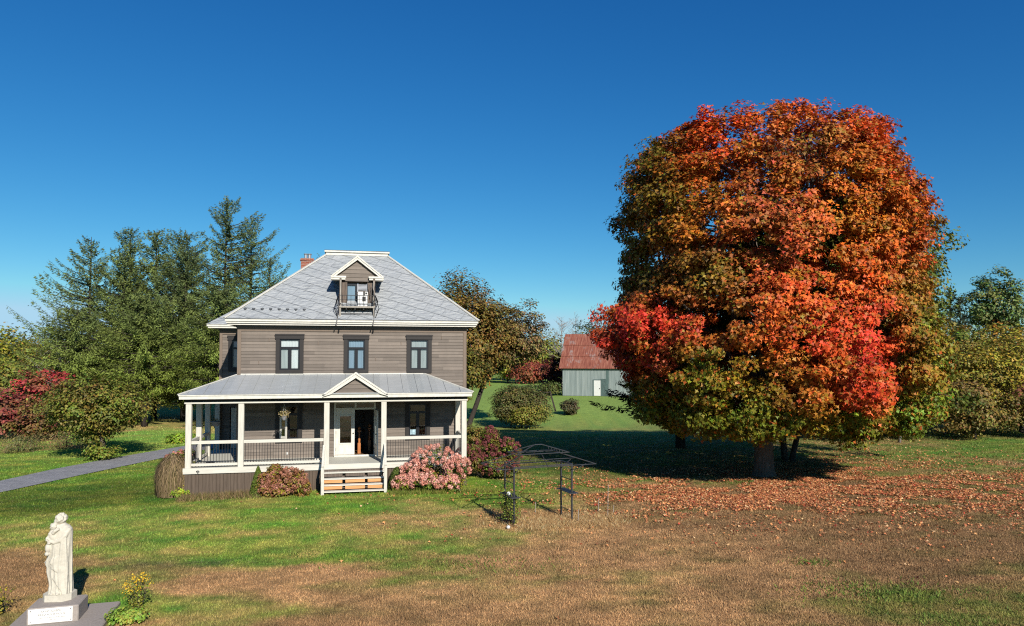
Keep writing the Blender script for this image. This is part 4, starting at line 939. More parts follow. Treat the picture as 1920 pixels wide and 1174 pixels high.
broadleaf('bramble_bush', 'bright green ground shrub beyond the shrub tree', 'bush', -23.2, 50.5, .55, 1.1, .03, [lin(110, 128, 40), lin(90, 112, 36)], 68, 40, 50, .17, 'oval', .03, crad=.34, tipn=6)
broadleaf('bramble_bush', 'dry brown undergrowth clump left of the shrub tree', 'bush', -30.0, 48.0, 1.1, 2.6, .03, [lin(112, 84, 58), lin(98, 90, 52), lin(128, 104, 70)], 69, 50, 50, .15, 'needle', .03, crad=.32, tipn=6)
broadleaf('bramble_bush', 'grey green weeds at the left picture edge', 'bush', -31.5, 45.5, 1.2, 1.6, .03, [lin(84, 88, 48), lin(104, 100, 58), lin(96, 82, 56)], 70, 44, 50, .14, 'needle', .03, crad=.34, tipn=6)
broadleaf('bramble_bush', 'olive hedge mass under the low larch boughs', 'bush', -36.5, 56.5, 3.4, 4.4, .1, [lin(96, 100, 42), lin(76, 84, 38), lin(120, 104, 48)], 71, 70, 55, .22, 'oval', .06, crad=.26, tipn=6)
def bare_tree(name, label, x, y, h, spread, seed, n=60, m_='bark_pale', r0=.16, lean=0., group=None):
    rs = np.random.RandomState(seed); t = thing(name, label, 'tree', (x, y, gzf(x, y)), 0, group); mb = MB(); tw = MB()
    mb.tube([(0, 0, -.2), (lean*.2, 0, h*.3), (lean*.6, 0, h*.65), (lean, 0, h*.95)], [r0*1.2, r0*.85, r0*.5, .02], 7)
    for i in range(n):
        f = .25+.7*rs.rand(); a = Vector((lean*f*f, 0, h*f)); phi = rs.rand()*6.283; L = spread*(1.15-f)*(.5+.7*rs.rand())
        b = a+Vector((math.cos(phi)*L, math.sin(phi)*L, L*(.35+.6*rs.rand()))); m1 = a.lerp(b, .5)+Vector((0, 0, -.08*L)); tw.tube([a, m1, b], [r0*.32*(1.1-f)+.02, .022, .008], 4)
        for k in range(4):
            s = a.lerp(b, .3+.6*rs.rand()); e = s+Vector((rs.randn(), rs.randn(), .6+rs.rand()))*L*.22; tw.tube([s, s.lerp(e, .6), e], [.018, .012, .006], 3)
    mb.build('trunk', M[m_], t, True); tw.build('branches', M[m_], t); return t
bare_tree('bare_tree', 'leafless pale grey tree before the larches at left', -38.4, 60.5, 8.6, 3.6, 81, 46)

# ================================================================== BEHIND THE HOUSE, RIGHT
ASH = [lin(112, 86, 40), lin(84, 80, 34), lin(96, 74, 36), lin(122, 96, 46), lin(66, 66, 30)]
broadleaf('ash_tree', 'big rust brown leafy tree rising behind the house roof', 'tree', -5.0, 70, 15.9, 6.0, 3.2, ASH, 91, 270, 120, .25, 'diamond', .35, crad=.2, lean=(.6, 0), tipn=26)
broadleaf('ash_tree', 'sparser grey brown tree right of the rust brown tree', 'tree', -4.6, 73, 14.0, 4.4, 5.2, [lin(112, 92, 70), lin(98, 84, 50), lin(84, 80, 40), lin(110, 92, 52)], 92, 190, 90, .24, 'diamond', .25, crad=.2, tipn=30, lean=(4.2, 0))
broadleaf('ash_tree', 'drooping olive tree touching the right porch eave', 'tree', -5.2, 64, 8.2, 3.2, 2.2, [lin(84, 82, 34), lin(108, 96, 40), lin(62, 64, 28)], 93, 110, 90, .22, 'diamond', .22, crad=.24, tipn=18)
broadleaf('field_tree', 'yellow green round tree left of the sumac thicket', 'tree', -1.0, 170, 10.0, 5.4, .6, [lin(120, 120, 40), lin(98, 104, 36), lin(134, 124, 46)], 94, 120, 85, .5, 'diamond', .2, crad=.26)
broadleaf('field_tree', 'golden green tree just left of the barn roof', 'tree', 7.4, 176, 11.5, 6.0, .6, [lin(112, 114, 40), lin(88, 96, 36), lin(124, 112, 44)], 95, 110, 80, .52, 'diamond', .2, crad=.27)
broadleaf('field_tree', 'grey brown twiggy tree left of the bare trees', 'tree', -2.2, 190, 16.0, 8.0, 1.5, GRY, 96, 130, 80, .5, 'diamond', .25, crad=.24, tipn=26)
broadleaf('field_tree', 'grey green tree in front of the far wood, right of the ash', 'tree', -12, 185, 15, 9, 1.0, [lin(86, 84, 46), lin(100, 92, 54), lin(78, 80, 44)], 97, 120, 80, .55, 'diamond', .25, crad=.26)
broadleaf('sumac_bush', 'dull red sumac thicket on the lawn edge left of the barn', 'bush', 5.2, 166, 5.4, 5.6, .2, [lin(128, 48, 42), lin(112, 62, 46), lin(96, 80, 44)], 98, 90, 70, .5, 'oval', .1, crad=.3)
broadleaf('sumac_bush', 'deep red sumac against the barn corner', 'bush', 7.0, 119, 7.2, 2.0, .2, [lin(78, 26, 30), lin(60, 26, 26), lin(52, 40, 24)], 99, 60, 60, .34, 'oval', .1, crad=.32)
broadleaf('sumac_bush', 'low dark green bush under the red sumac by the barn', 'bush', 6.0, 114, 2.2, 1.9, .1, [lin(60, 70, 34), lin(80, 84, 40)], 100, 40, 50, .3, 'oval', .1, crad=.34)
bare_tree('bare_tree', 'leafless tree left of the barn ridge', 9.4, 134, 14.0, 5.2, 101, 80, 'bark_pale', .16)
bare_tree('bare_tree', 'leafless tree directly above the barn ridge corner', 12.2, 136, 14.4, 5.0, 102, 80, 'bark_pale', .16)
broadleaf('field_tree', 'dark olive tree behind the barn ridge', 'tree', 16.5, 134, 14.5, 5.5, 1, [lin(66, 72, 40), lin(84, 84, 44), lin(52, 60, 34)], 103, 90, 60, .4, 'diamond', .25, crad=.27)
broadleaf('field_tree', 'broad dark tree behind the hidden end of the barn', 'tree', 26, 136, 15, 7, 1, [lin(66, 72, 40), lin(84, 80, 44)], 104, 90, 60, .42, 'diamond', .25, crad=.27)
broadleaf('round_bush', 'large rounded grey green bush alone on the lawn', 'bush', .95, 74, 4.8, 3.05, .1, [lin(80, 80, 46), lin(66, 70, 36), lin(92, 86, 48)], 105, 170, 130, .17, 'oval', .1, crad=.25, tipn=20)
broadleaf('round_bush', 'yellow green skirt shrub at the foot of the round bush', 'bush', 1.5, 72, 2.7, 2.3, .1, [lin(114, 110, 48), lin(96, 98, 42)], 106, 70, 70, .16, 'oval', .06, crad=.28, tipn=10)
broadleaf('round_bush', 'small dark bush beside the leaning post', 'bush', 6.8, 86, 1.9, 1.45, .05, [lin(70, 70, 44), lin(58, 60, 36), lin(84, 74, 52)], 107, 50, 55, .2, 'oval', .06, crad=.3, tipn=12)
broadleaf('round_bush', 'small bronze bush at the right porch corner', 'bush', -2.35, 43.5, 1.9, .75, .1, [lin(110, 86, 44), lin(90, 90, 40)], 108, 40, 60, .12, 'oval', .04, crad=.34, tipn=8)
pt = MB(); pt.bar((0, 0, -.2), (-.75, 0, 2.5), .2, .2).bar((-.72, -.25, 2.3), (-.72, .25, 2.3), .1, .1)
lp = thing('leaning_post', 'dark wooden post leaning left by the small bush', 'post', (5.5, 89, gzf(5.5, 89))); pt.build('post', M['bark_dark'], lp)
MB().bar((-.9, 0, 2.36), (-1.7, 0, 2.42), .12, .12).build('arm', M['bark_dark'], lp)

# ================================================================== RIGHT HEDGEROW
HG = 'trees along the right field edge'
HY_ = [lin(124, 108, 42), lin(96, 92, 36), lin(112, 96, 40), lin(76, 76, 30)]
hed = [('broad golden olive tree in the hedgerow just right of the maple', 24.8, 55, 7.2, 4.2, .3, HY_, 111),
       ('rounded brown gold tree second in the hedgerow', 30.4, 57, 7.9, 4.4, .3, [lin(118, 100, 42), lin(92, 84, 36), lin(134, 116, 44)], 112),
       ('gold flecked tree in the middle of the hedgerow', 35.6, 56, 7.5, 4.3, .3, [lin(140, 122, 40), lin(104, 98, 36), lin(92, 84, 36)], 113),
       ('olive tree by the right picture edge of the hedgerow', 40.8, 57, 8.2, 4.6, .3, [lin(104, 100, 38), lin(82, 82, 34), lin(124, 112, 40)], 114),
       ('bronze tree with orange top behind the hedgerow', 33.5, 66, 9.8, 4.8, 1, [lin(116, 84, 44), lin(100, 92, 40), lin(150, 84, 46)], 115),
       ('green and orange tree below the poplar', 41.5, 66, 10.2, 4.8, 1, [lin(92, 104, 42), lin(134, 104, 44), lin(80, 92, 38)], 116),
       ('yellow tree at the far right behind the hedgerow', 47.5, 66, 9.8, 5.0, 1, [lin(140, 128, 46), lin(110, 112, 42), lin(150, 110, 50)], 117),
       ('tall olive tree close behind the green maple', 27.0, 64, 9.4, 4.6, 1, [lin(86, 84, 36), lin(100, 88, 40)], 118)]
for (lb, x, y, h, r, z0, pal, sd) in hed:
    broadleaf('hedgerow_tree', lb, 'tree', x, y, h, r, z0, pal, sd, 150, 85, .22 if y < 60 else .26, 'diamond', .22, crad=.235, group=HG, flat=.55, tipn=18)
lowb = [('low dark arching bush at the hedgerow foot under the golden tree', 24.6, 52.4, 3.6, 3.2, [lin(86, 82, 36), lin(66, 68, 30)], 121), ('low olive bush at the hedgerow foot, second from the maple', 29.8, 53.2, 4.4, 3.0, [lin(92, 88, 38), lin(72, 70, 32)], 122),
       ('low spreading bush with pale tips in front of the hedgerow', 34.2, 52.6, 4.8, 3.4, [lin(104, 94, 42), lin(80, 76, 34), lin(112, 84, 50)], 123), ('low dark bush at the right picture edge', 39.0, 53, 5.2, 3.2, [lin(86, 82, 38), lin(64, 62, 30), lin(108, 66, 50)], 124)]
for (lb, x, y, h, r, pal, sd) in lowb:
    broadleaf('hedgerow_bush', lb, 'bush', x, y, h, r, .05, pal, sd, 100, 75, .2, 'diamond', .1, crad=.27, group='bushes at the foot of the hedgerow', flat=.45, tipn=10)
broadleaf('poplar_tree', 'tall grey green poplar standing above the hedgerow', 'tree', 51.2, 76, 16.4, 2.9, 7, [lin(88, 102, 54), lin(76, 92, 50), lin(106, 112, 58)], 131, 95, 80, .28, 'diamond', .22, crad=.3, tipn=24)
broadleaf('poplar_tree', 'thin side poplar leaning right beside the tall one', 'tree', 53.9, 77, 13.6, 1.6, 7, [lin(84, 104, 66), lin(70, 92, 60)], 132, 40, 70, .27, 'diamond', .14, crad=.38, tipn=14)
conifer('spruce_tree', 'blue green spruce showing between the maple and the poplar', 44.6, 72, 13.4, 2.1, 3, 133, [lin(66, 78, 46), lin(72, 84, 50), lin(58, 68, 42)], 120, 34, .34, .3, .1, .75, None, .2, 0, .3)
conifer('spruce_tree', 'small dark spruce tip below the poplar', 46.8, 74, 12.4, 2.0, 3, 134, [lin(46, 58, 44), lin(50, 64, 50), lin(42, 52, 40)], 100, 32, .34, .3, .1, .8, None, .18, 0, .3)
bt = bare_tree('dead_tree', 'dead grey tree with bare broken limbs over the hedgerow', 27.4, 50.5, 8.6, 3.4, 135, 46, 'bark_pale', .1, 1.4)
# far wood closing the horizon
def far_wood():
    rs = np.random.RandomState(141); n = 1500; X = rs.uniform(-330, 330, n); Y = 215+rs.rand(n)*70+.05*np.abs(X); h = 5+7*fbm(X*.03+5, Y*.02, 3)*1.6*rs.rand(n)
    cen = np.stack([X, Y, h], -1); w_ = rs.dirichlet(np.ones(4)*.5, n); pal = np.array([lin(110, 92, 52), lin(84, 90, 46), lin(124, 108, 54), lin(92, 84, 56)])
    V_, F_, T_ = cluster_leaves(rs, cen, 3.2+2*rs.rand(n), w_@pal, 46, 1.1, 'diamond', np.array([0, 260, -40]), 1.1, .2, .4)
    tag(mesh_np('far_wood', V_, F_, M['leaf'], None, T_), kind='stuff')
far_wood()
for i, (x, y, h, r, pal, lb) in enumerate([(-73, 112, 9.5, 6, [lin(128, 96, 52), lin(110, 98, 46)], 'distant orange brown tree seen left of the larches'), (-64, 116, 10.5, 6, [lin(118, 104, 52), lin(98, 98, 46)], 'distant tan tree seen through the leftmost larch arms'),
        (-54, 110, 9, 6, [lin(124, 100, 50), lin(96, 92, 44)], 'distant golden tree seen between larch trunks'), (-44, 112, 9.5, 6, [lin(104, 98, 46), lin(90, 92, 44)], 'distant olive tree hidden behind the larch row'), (-33, 112, 9.5, 6, [lin(112, 100, 48), lin(90, 92, 44)], 'distant olive gold tree behind the tallest larch')]):
    broadleaf('distant_tree', lb, 'tree', x, y, h, r, .3, pal, 150+i, 80, 60, .42, 'diamond', .25, crad=.28, group='distant trees beyond the larches')

# ================================================================== BARN
def barn():
    t = thing('barn', 'old grey sheet metal barn with rusty red roof behind the lawn', 'barn', (8.05, 113, 0), R(-16)); L, D, h, rz = 14.5, 9.5, 4.55, 9.9
    mb = MB(); mb.box(0, L, 0, .12, 0, h).box(0, .12, .125, D, 0, h).box(L-.12, L, .125, D, 0, h).box(.12, L-.12, D-.12, D, 0, h)
    mb.prism([(.02, .1, h), (.02, D-.1, h), (.02, D/2, rz-.25)], 0, (.1, 0, 0)).prism([(L-.12, .1, h), (L-.12, D-.1, h), (L-.12, D/2, rz-.25)], 0, (.1, 0, 0)); mb.build('wall', M['barn'], t)
    r = MB()
    n = 90
    for k in range(n):                       # ribbed sheets
        x0 = -.55+(L+1.1)*k/n; x1 = -.55+(L+1.1)*(k+1)/n; o = .02*(k % 2); o1 = .02*((k+1) % 2)
        r.quad((x0, -.45, h-.25+o), (x1, -.45, h-.25+o1), (x1, D/2, rz+o1), (x0, D/2, rz+o)).quad((x0, D/2, rz+o), (x1, D/2, rz+o1), (x1, D+.45, h-.25+o1), (x0, D+.45, h-.25+o))
    rf = r.build('roof', M['rust'], t)
    for zf in (.34, .66): MB().box(-.55, L+.55, -.45+(D/2+.45)*zf-.05, -.45+(D/2+.45)*zf+.05, h-.25+(rz-h+.25)*zf+.04, h-.25+(rz-h+.25)*zf+.09).build('sheet_lap', M['rust'], rf)
    MB().box(-.4, L+.4, -.3, -.02, h-.28, h-.12).build('eave_board', M['bark_dark'], t)
    d = MB().box(5.0, 6.05, -.06, -.004, .05, 2.45).build('door', M['ac'], t)
    MB().box(5.85, 5.95, -.1, -.062, 1.1, 1.25).build('handle', M['iron'], d)
    MB().box(4.85, 4.998, -.08, -.004, 0, 2.6).box(4.998, 6.2, -.08, -.004, 2.47, 2.6).build('door_frame', M['barn_dark'], t)
    MB().box(6.06, 7.3, -.03, -.004, .05, 2.7).build('wall_patch', M['barn_dark'], t)
    MB().box(6.9, 7.35, -.05, -.032, 1.9, 4.4).build('dark_sheet', M['barn_dark'], t)
    rib = MB()
    for k in range(72): x = .1+k*(L-.2)/72; rib.box(x, x+.05, -.03, -.002, .05, h-.15)
    rib.build('wall_ribs', M['barn'], t)
barn()

# ================================================================== STATUE
SL = thing('concrete_slab', 'flat grey concrete slab under the statue pedestal', 'slab', (-10.20, 16.33, 0), R(16.5))
MB().bbox(-.99, .99, -.88, .88, -.1, .10, .02).build('slab', M['concrete'], SL)
PD = thing('pedestal', 'low grey pink concrete block with white inscribed plaque', 'pedestal', (-10.335, 16.37, .101), R(16.5))
MB().bbox(-.51, .51, -.38, .38, 0, .355, .02).build('block', M['concrete'], PD)
pq = MB().box(-.462, .40, -.402, -.381, .022, .338).build('plaque', M['plaque'], PD)
for x, z in ((-.42, .30), (.36, .30), (-.42, .06), (.36, .06)): MB().tube([(x, -.412, z), (x, -.400, z)], .011, 8).build('plaque_bolt', M['bolt'], pq)
def text(s, size, x, z, parent, y=-.4035, name='inscription'):
    cu = bpy.data.curves.new(name, 'FONT'); cu.body = s; cu.size = size; cu.align_x = 'CENTER'; cu.extrude = .0008
    o = bpy.data.objects.new(name, cu); C.objects.link(o); dg = bpy.context.evaluated_depsgraph_get()
    me = bpy.data.meshes.new_from_object(o.evaluated_get(dg)); bpy.data.objects.remove(o); me.materials.clear()
    q = link_mesh(name, me, M['lettering'], parent); q.rotation_euler = (R(90), 0, 0); q.location = (x, y, z); return q
text('SAINT-JOSEPH', .062, -.02, .258, pq); text('PRIEZ POUR NOUS', .062, -.01, .182, pq); text("DON D'UN AMI DE MONTREAL", .036, .0, .125, pq); text('1 JUIN 1953', .036, .0, .075, pq)
def statue():
    t = thing('statue', 'cream stone statue of robed bearded man bowing over a child in his arms', 'statue', (-10.42, 16.56, .457), R(4))
    b = MB(); b.prism([(-.31, -.12, 0), (-.20, -.25, 0), (.18, -.25, 0), (.31, -.10, 0), (.31, .14, 0), (.18, .24, 0), (-.18, .24, 0), (-.31, .12, 0)], 0, (0, 0, .15)); b.build('base', M['stone'], t)
    pr = np.array([(.13, -.26, .29, .22), (.3, -.235, .285, .20), (.4, -.24, .28, .195), (.5, -.27, .275, .19), (.62, -.30, .27, .185), (.72, -.295, .265, .185), (.80, -.335, .265, .18), (.86, -.33, .265, .18), (.92, -.30, .262, .18), (1.02, -.275, .26, .18),
                   (1.14, -.265, .262, .185), (1.26, -.255, .265, .185), (1.36, -.25, .267, .18), (1.45, -.22, .268, .175), (1.54, -.18, .265, .165), (1.61, -.14, .245, .15), (1.67, -.09, .19, .12), (1.71, -.06, .11, .08), (1.78, -.06, .075, .07)])
    n = 200; vs = []; zs = np.linspace(.13, 1.78, 190)
    edge = [(.06, 1.02), (-.19, .912), (-.10, .817), (-.09, .72), (.04, .64), (-.07, .51), (.12, .25), (.16, .13), (.24, .13), (.19, 1.5), (.10, 1.42)]
    def inside(x, z):
        r_ = False
        for (x0, z0), (x1, z1) in zip(edge, edge[1:]+edge[:1]):
            if (z0 > z) != (z1 > z) and x < (x1-x0)*(z-z0)/(z1-z0)+x0: r_ = not r_
        return r_
    fold = [(-2.9, .9, .10), (-2.35, 1.0, .09), (-1.95, .8, .07), (-1.62, .6, .06), (-1.2, .9, .07), (-.85, 1.2, .10), (-.45, .9, .09), (-.1, 1.0, .10), (.6, .8, .14), (1.4, .9, .16), (2.2, .8, .14)]
    for z in zs:
        l, r, d = (np.interp(z, pr[:, 0], pr[:, i]) for i in (1, 2, 3)); cx = (l+r)/2; rx = (r-l)/2
        amp = .030*np.clip((1.5-z)/.6, 0, 1)
        for k in range(n):
            a = 2*math.pi*k/n; aa = a-2*math.pi if a > math.pi else a
            bump = sum(h_*math.exp(-((aa-c_-.10*math.sin(2.2*z+7*c_))/w_)**2) for c_, h_, w_ in fold)-.35
            f = 1+amp/rx*bump
            if math.sin(a) < .2 and inside(cx+rx*math.cos(a), z): f += .030/rx
            vs.append((cx+rx*f*math.cos(a), d*f*math.sin(a), z))
    m = MB(); N_ = len(zs)
    fs = [tuple(reversed(range(n))), tuple(range((N_-1)*n, N_*n))]
    for i in range(N_-1):
        for k in range(n): fs.append((i*n+k, i*n+(k+1) % n, (i+1)*n+(k+1) % n, (i+1)*n+k))
    m.add(vs, fs); rs = np.random.RandomState(8)
    # man's bowed head: skull, face, beard, curls, ear
    m.ball((0.0, -.02, 1.815), .118, 20, 14, (1.05, 1.0, 1.02)); m.ball((-.055, -.045, 1.775), .085, 16, 10, (1, .95, 1.15)); m.ball((-.10, -.06, 1.73), .05, 12, 8, (1, .9, 1.3)); m.ball((-.128, -.05, 1.785), .02, 8, 6)
    for k in range(60):
        d = unit(rs, 1)[0]
        if d[2] > -.45 and not (d[0] < -.45 and d[2] < .25): m.ball(tuple(np.array([.01, -.02, 1.825])+d*.112), .026+.012*rs.rand(), 8, 6)
    # mantle over shoulder, arms, hands with fingers
    m.tube([(.20, -.02, 1.60), (.16, -.12, 1.46), (.07, -.155, 1.36), (-.07, -.165, 1.32), (-.16, -.16, 1.345)], [.07, .06, .05, .045, .036], 14)
    for k in range(4): m.tube([(-.15, -.19+.0*k, 1.355-.022*k), (-.20, -.19, 1.36-.022*k), (-.235, -.16, 1.362-.022*k)], [.013, .012, .009], 6)
    m.tube([(-.15, -.19, 1.37), (-.18, -.205, 1.40), (-.20, -.20, 1.415)], [.013, .012, .008], 6)
    # child: body, head, curls, arm, robe, feet
    m.ball((-.125, -.10, 1.46), .115, 18, 12, (1, .85, 1.35)); m.ball((-.115, -.10, 1.665), .078, 18, 12, (1, 1, 1.1)); m.ball((-.155, -.12, 1.645), .045, 12, 8)
    for k in range(34):
        d = unit(rs, 1)[0]
        if d[2] > -.2 and not (d[0] < -.5 and d[2] < .3): m.ball(tuple(np.array([-.11, -.10, 1.67])+d*.076), .018+.008*rs.rand(), 7, 5)
    m.tube([(-.09, -.17, 1.53), (-.03, -.19, 1.59), (.05, -.17, 1.63)], [.045, .04, .03], 10); m.tube([(-.17, -.16, 1.52), (-.225, -.17, 1.42), (-.235, -.17, 1.36)], [.045, .04, .03], 10)
    m.ball((-.215, -.13, 1.19), .075, 14, 10, (1, 1, 1.5)); m.ball((-.235, -.15, 1.06), .05, 12, 8, (1.1, 1, 1))
    # hanging mantle edges that zigzag down the front, flare at the left
    zz = [(.05, 1.00), (-.06, .98), (-.19, .91), (-.10, .81)]; z2 = [(-.09, .72), (.04, .635), (-.065, .51), (.02, .36), (.12, .25)]
    for pts in (zz, z2):
        for (x0, a), (x1, c_) in []:
            y0 = -.175*math.sqrt(max(.1, 1-((x0+.0)/.31)**2))-.012; y1 = -.175*math.sqrt(max(.1, 1-((x1+.0)/.31)**2))-.012
            m.tube([(x0, y0, a), ((x0+x1)/2, (y0+y1)/2-.006, (a+c_)/2), (x1, y1, c_)], .022, 8)
    m.prism([(-.22, -.06, 1.02), (-.365, -.05, .83), (-.30, -.10, .84), (-.25, -.16, .9)], 0, (.05, .12, .02))
    for x, s in ():
        y = lambda q: -.185*math.sqrt(max(.05, 1-((q-.0)/.31)**2)); m.tube([(x, y(x)-.004, 1.35-.6*abs(x)*0), (x+.01, y(x)-.008, .8), (x+.02, y(x)-.012, .15)], [s*.6, s, s*1.2], 8)
    m.ball((-.07, -.19, .17), .05, 12, 8, (1, 1.5, .7)); m.ball((.07, -.2, .17), .05, 12, 8, (1, 1.5, .7))
    o = m.build('figure', M['stone'], t, True)
    rm = o.modifiers.new('remesh', 'REMESH'); rm.mode = 'VOXEL'; rm.voxel_size = .011; rm.use_smooth_shade = True
    sm = o.modifiers.new('smooth', 'SMOOTH'); sm.iterations = 1; sm.factor = .3; o.scale = (.94, 1, 1)
statue()

# ================================================================== SHRUBS AND FLOWERS ROUND THE HOUSE
def hydrangea(label, x, y, lumps, heads, hcols, hr, lcols, seed, leafn=55, nleafc=26):
    rs = np.random.RandomState(seed); t = thing('hydrangea_bush', label, 'bush', (x, y, gzf(x, y)))
    cen = []; HP = []
    for (cx, cy, cz, rx, ry, rz_) in lumps:
        for k in range(nleafc):
            d = unit(rs, 1)[0]; cen.append(np.array([cx, cy, cz])+d*np.array([rx, ry, rz_])*rs.uniform(.55, .92))
        for k in range(heads):
            d = unit(rs, 1)[0]
            if d[2] < -.5 or d[1] > .6: d = d*np.array([1, -1 if d[1] > 0 else 1, -1 if d[2] < 0 else 1])
            HP.append(np.array([cx, cy, cz])+d*np.array([rx, ry, rz_])*rs.uniform(.88, 1.08))
    cen = np.array(cen); cen = cen[cen[:, 2] > .08]; HP = np.array([h for h in HP if h[2] > .12]); c0 = np.mean([l[:3] for l in lumps], 0)-np.array([0, 0, .3])
    pal = np.array(lcols); w_ = rs.dirichlet(np.ones(len(pal))*.7, len(cen))
    V_, F_, T_ = cluster_leaves(rs, cen, .20+.1*rs.rand(len(cen)), w_@pal*1.15, leafn, .10, 'oval', c0, .8)
    mb = MB()
    for i in rs.permutation(len(HP))[:40]:
        h = HP[i]; b = Vector((h[0]*.3, h[1]*.3, -.05)); mb.tube([b, b.lerp(Vector(h), .6)+Vector((0, 0, .08)), Vector(h)], [.012, .009, .005], 4)
    mb.build('stems', M['bark_dark'], t); mesh_np('leaves', V_, F_, M['leaf'], t, T_)
    m = len(HP); per = 60; k = np.repeat(np.arange(m), per); d = unit(rs, m*per); size = hr*(.75+.5*rs.rand(m))
    P = HP[k]+d*(size[k]*(.8+.25*rs.rand(m*per)))[:, None]*np.array([1, 1, 1.15]); hc = np.array(hcols); wc = rs.dirichlet(np.ones(len(hc))*.35, m)@hc
    c = np.clip(wc[k]*(1+.22*rs.randn(m*per, 1)), .01, .9)
    V_, F_, T_ = leaves(P, d+.28*rs.randn(m*per, 3), hr*.66, c, 'diamond', rs)
    tag(mesh_np('flower_heads', V_, F_, M['petal'], t, T_), kind='stuff'); return t
GL = [lin(100, 116, 40), lin(74, 92, 34), lin(128, 124, 44)]
px_, py_ = hp(-2.75, -3.2)
hydrangea('russet and dusty pink hydrangea left of the front steps', px_, py_, [(-.55, 0, .45, .5, .45, .5), (.35, .05, .6, .6, .45, .55), (.75, -.05, .35, .4, .35, .4), (-.25, -.25, .25, .6, .3, .3), (-.35, .1, 1.0,   .2, .2, .2)], 46, [lin(176, 120, 98), lin(150, 98, 72), lin(200, 144, 126), lin(128, 86, 60)], .085, [lin(110, 110, 40), lin(140, 120, 48), lin(120, 84, 50)], 201)
px_, py_ = hp(3.55, -3.35)
hydrangea('salmon pink hydrangea in full bloom right of the front steps', px_, py_, [(.1, .25, 1.15, 1.15, .6, .75), (-.75, .05, .75, .7, .5, .5), (1.0, .1, .85, .6, .5, .6), (-1.25, -.25, .35, .5, .35, .33), (-.3, -.35, .42, .75, .4, .36), (.7, -.3, .36, .6, .4, .32)], 64, [lin(224, 162, 148), lin(208, 140, 122), lin(236, 182, 166), lin(194, 124, 102)], .09, GL, 202, 45, 20)
hydrangea('tall wine red hydrangea at the right porch corner by the pergola', -1.05, 34.4, [(-.15, .1, 1.0, .95, .8, .85), (.75, -.1, 1.15, .75, .7, .75), (-.95, -.1, .9, .7, .6, .7), (.0, .35, 1.9, .42, .4, .5), (.5, -.35, .5, .9, .5, .45)], 52, [lin(134, 66, 74), lin(112, 56, 58), lin(150, 82, 88), lin(116, 76, 52)], .075, [lin(108, 116, 42), lin(84, 96, 36), lin(112, 84, 46)], 203, 60, 40)
hydrangea('pink hydrangea peeping out behind the left porch corner post', -15.3, 32.4, [(0, 0, .8, .5, .6, .7), (.3, .5, 1.1, .45, .6, .55)], 26, [lin(204, 140, 126), lin(176, 108, 92)], .085, GL, 204)
def cone_shrub(label, x, y, h, r, cols, seed, round_=1.0):
    rs = np.random.RandomState(seed); t = thing('cedar_shrub', label, 'shrub', (x, y, gzf(x, y))); n = 2600
    z = rs.rand(n)**1.3*h; rr = r*np.clip(1-z/h, 0, 1)**(.75*round_)*(.8+.25*rs.rand(n))+.01; a = rs.rand(n)*6.283
    P = np.stack([np.cos(a)*rr, np.sin(a)*rr, z], -1); N = np.stack([np.cos(a), np.sin(a), .4*np.ones(n)], -1)+rs.randn(n, 3)*.5
    T = np.stack([np.cos(a)*.3, np.sin(a)*.3, np.ones(n)], -1)+rs.randn(n, 3)*.3; c = np.array(cols)[rs.randint(0, len(cols), n)]*(1+.25*rs.randn(n, 1))
    V_, F_, T_ = leaves(P, N, .085, np.clip(c, .005, .5), 'diamond', rs, T)
    MB().tube([(0, 0, -.1), (0, 0, h*.6)], [.04, .015], 6).build('stem', M['bark_dark'], t); mesh_np('foliage', V_, F_, M['needle'], t, T_)
px_, py_ = hp(-3.78, -2.95); cone_shrub('small pointed green cedar left of the russet hydrangea', px_, py_, 1.2, .34, [lin(92, 106, 38), lin(74, 90, 32)], 211)
px_, py_ = hp(2.02, -2.85); cone_shrub('small rounded cedar tucked between the steps and pink hydrangea', px_, py_, .95, .42, [lin(78, 90, 34), lin(62, 76, 30)], 212, .6)
def weeping():
    rs = np.random.RandomState(221); x, y = -14.35, 30.3; t = thing('weeping_shrub', 'dry brown weeping shrub like a haystack by the left porch corner', 'shrub', (x, y, gzf(x, y))); n = 2600
    a = rs.rand(n)*6.283; r0 = .55*rs.rand(n)**.6; r1 = .42+.26*rs.rand(n); h = 1.62-.35*(r0/.55)**2+.08*rs.randn(n); zend = np.clip(rs.rand(n)*.9-.25, .02, 1)
    V_ = []; F_ = []; K = []
    ts = np.linspace(0, 1, 5); ca, sa = np.cos(a), np.sin(a); w_ = .010
    for i, q in enumerate(ts):
        rr = r0*(1-q)+r1*np.sin(q*1.57)**.6*q**.2 if q > 0 else r0
        z = h-(h-zend)*q**1.5; jx = rs.randn(n)*.05; jy = rs.randn(n)*.05
        for s in (-1, 1): V_.append(np.stack([ca*rr-sa*w_*s+jx, sa*rr+ca*w_*s+jy, z], -1))
    V_ = np.stack(V_, 1).reshape(-1, 3)
    for i in range(4): F_.append(np.stack([np.arange(n)*10+i*2, np.arange(n)*10+i*2+1, np.arange(n)*10+i*2+3, np.arange(n)*10+i*2+2], -1))
    pal = np.array([lin(122, 104, 78), lin(100, 84, 62), lin(92, 82, 50), lin(136, 116, 86)]); c = pal[rs.randint(0, 4, n)]*(1+.2*rs.randn(n, 1))
    MB().tube([(0, 0, -.1), (.02, 0, .9), (0, 0, 1.5)], [.07, .06, .03], 7).build('stem', M['bark_dark'], t)
    mesh_np('drooping_twigs', V_, np.concatenate(F_), M['petal'], t, np.repeat(np.clip(c, .01, .6), 10, 0))
weeping()
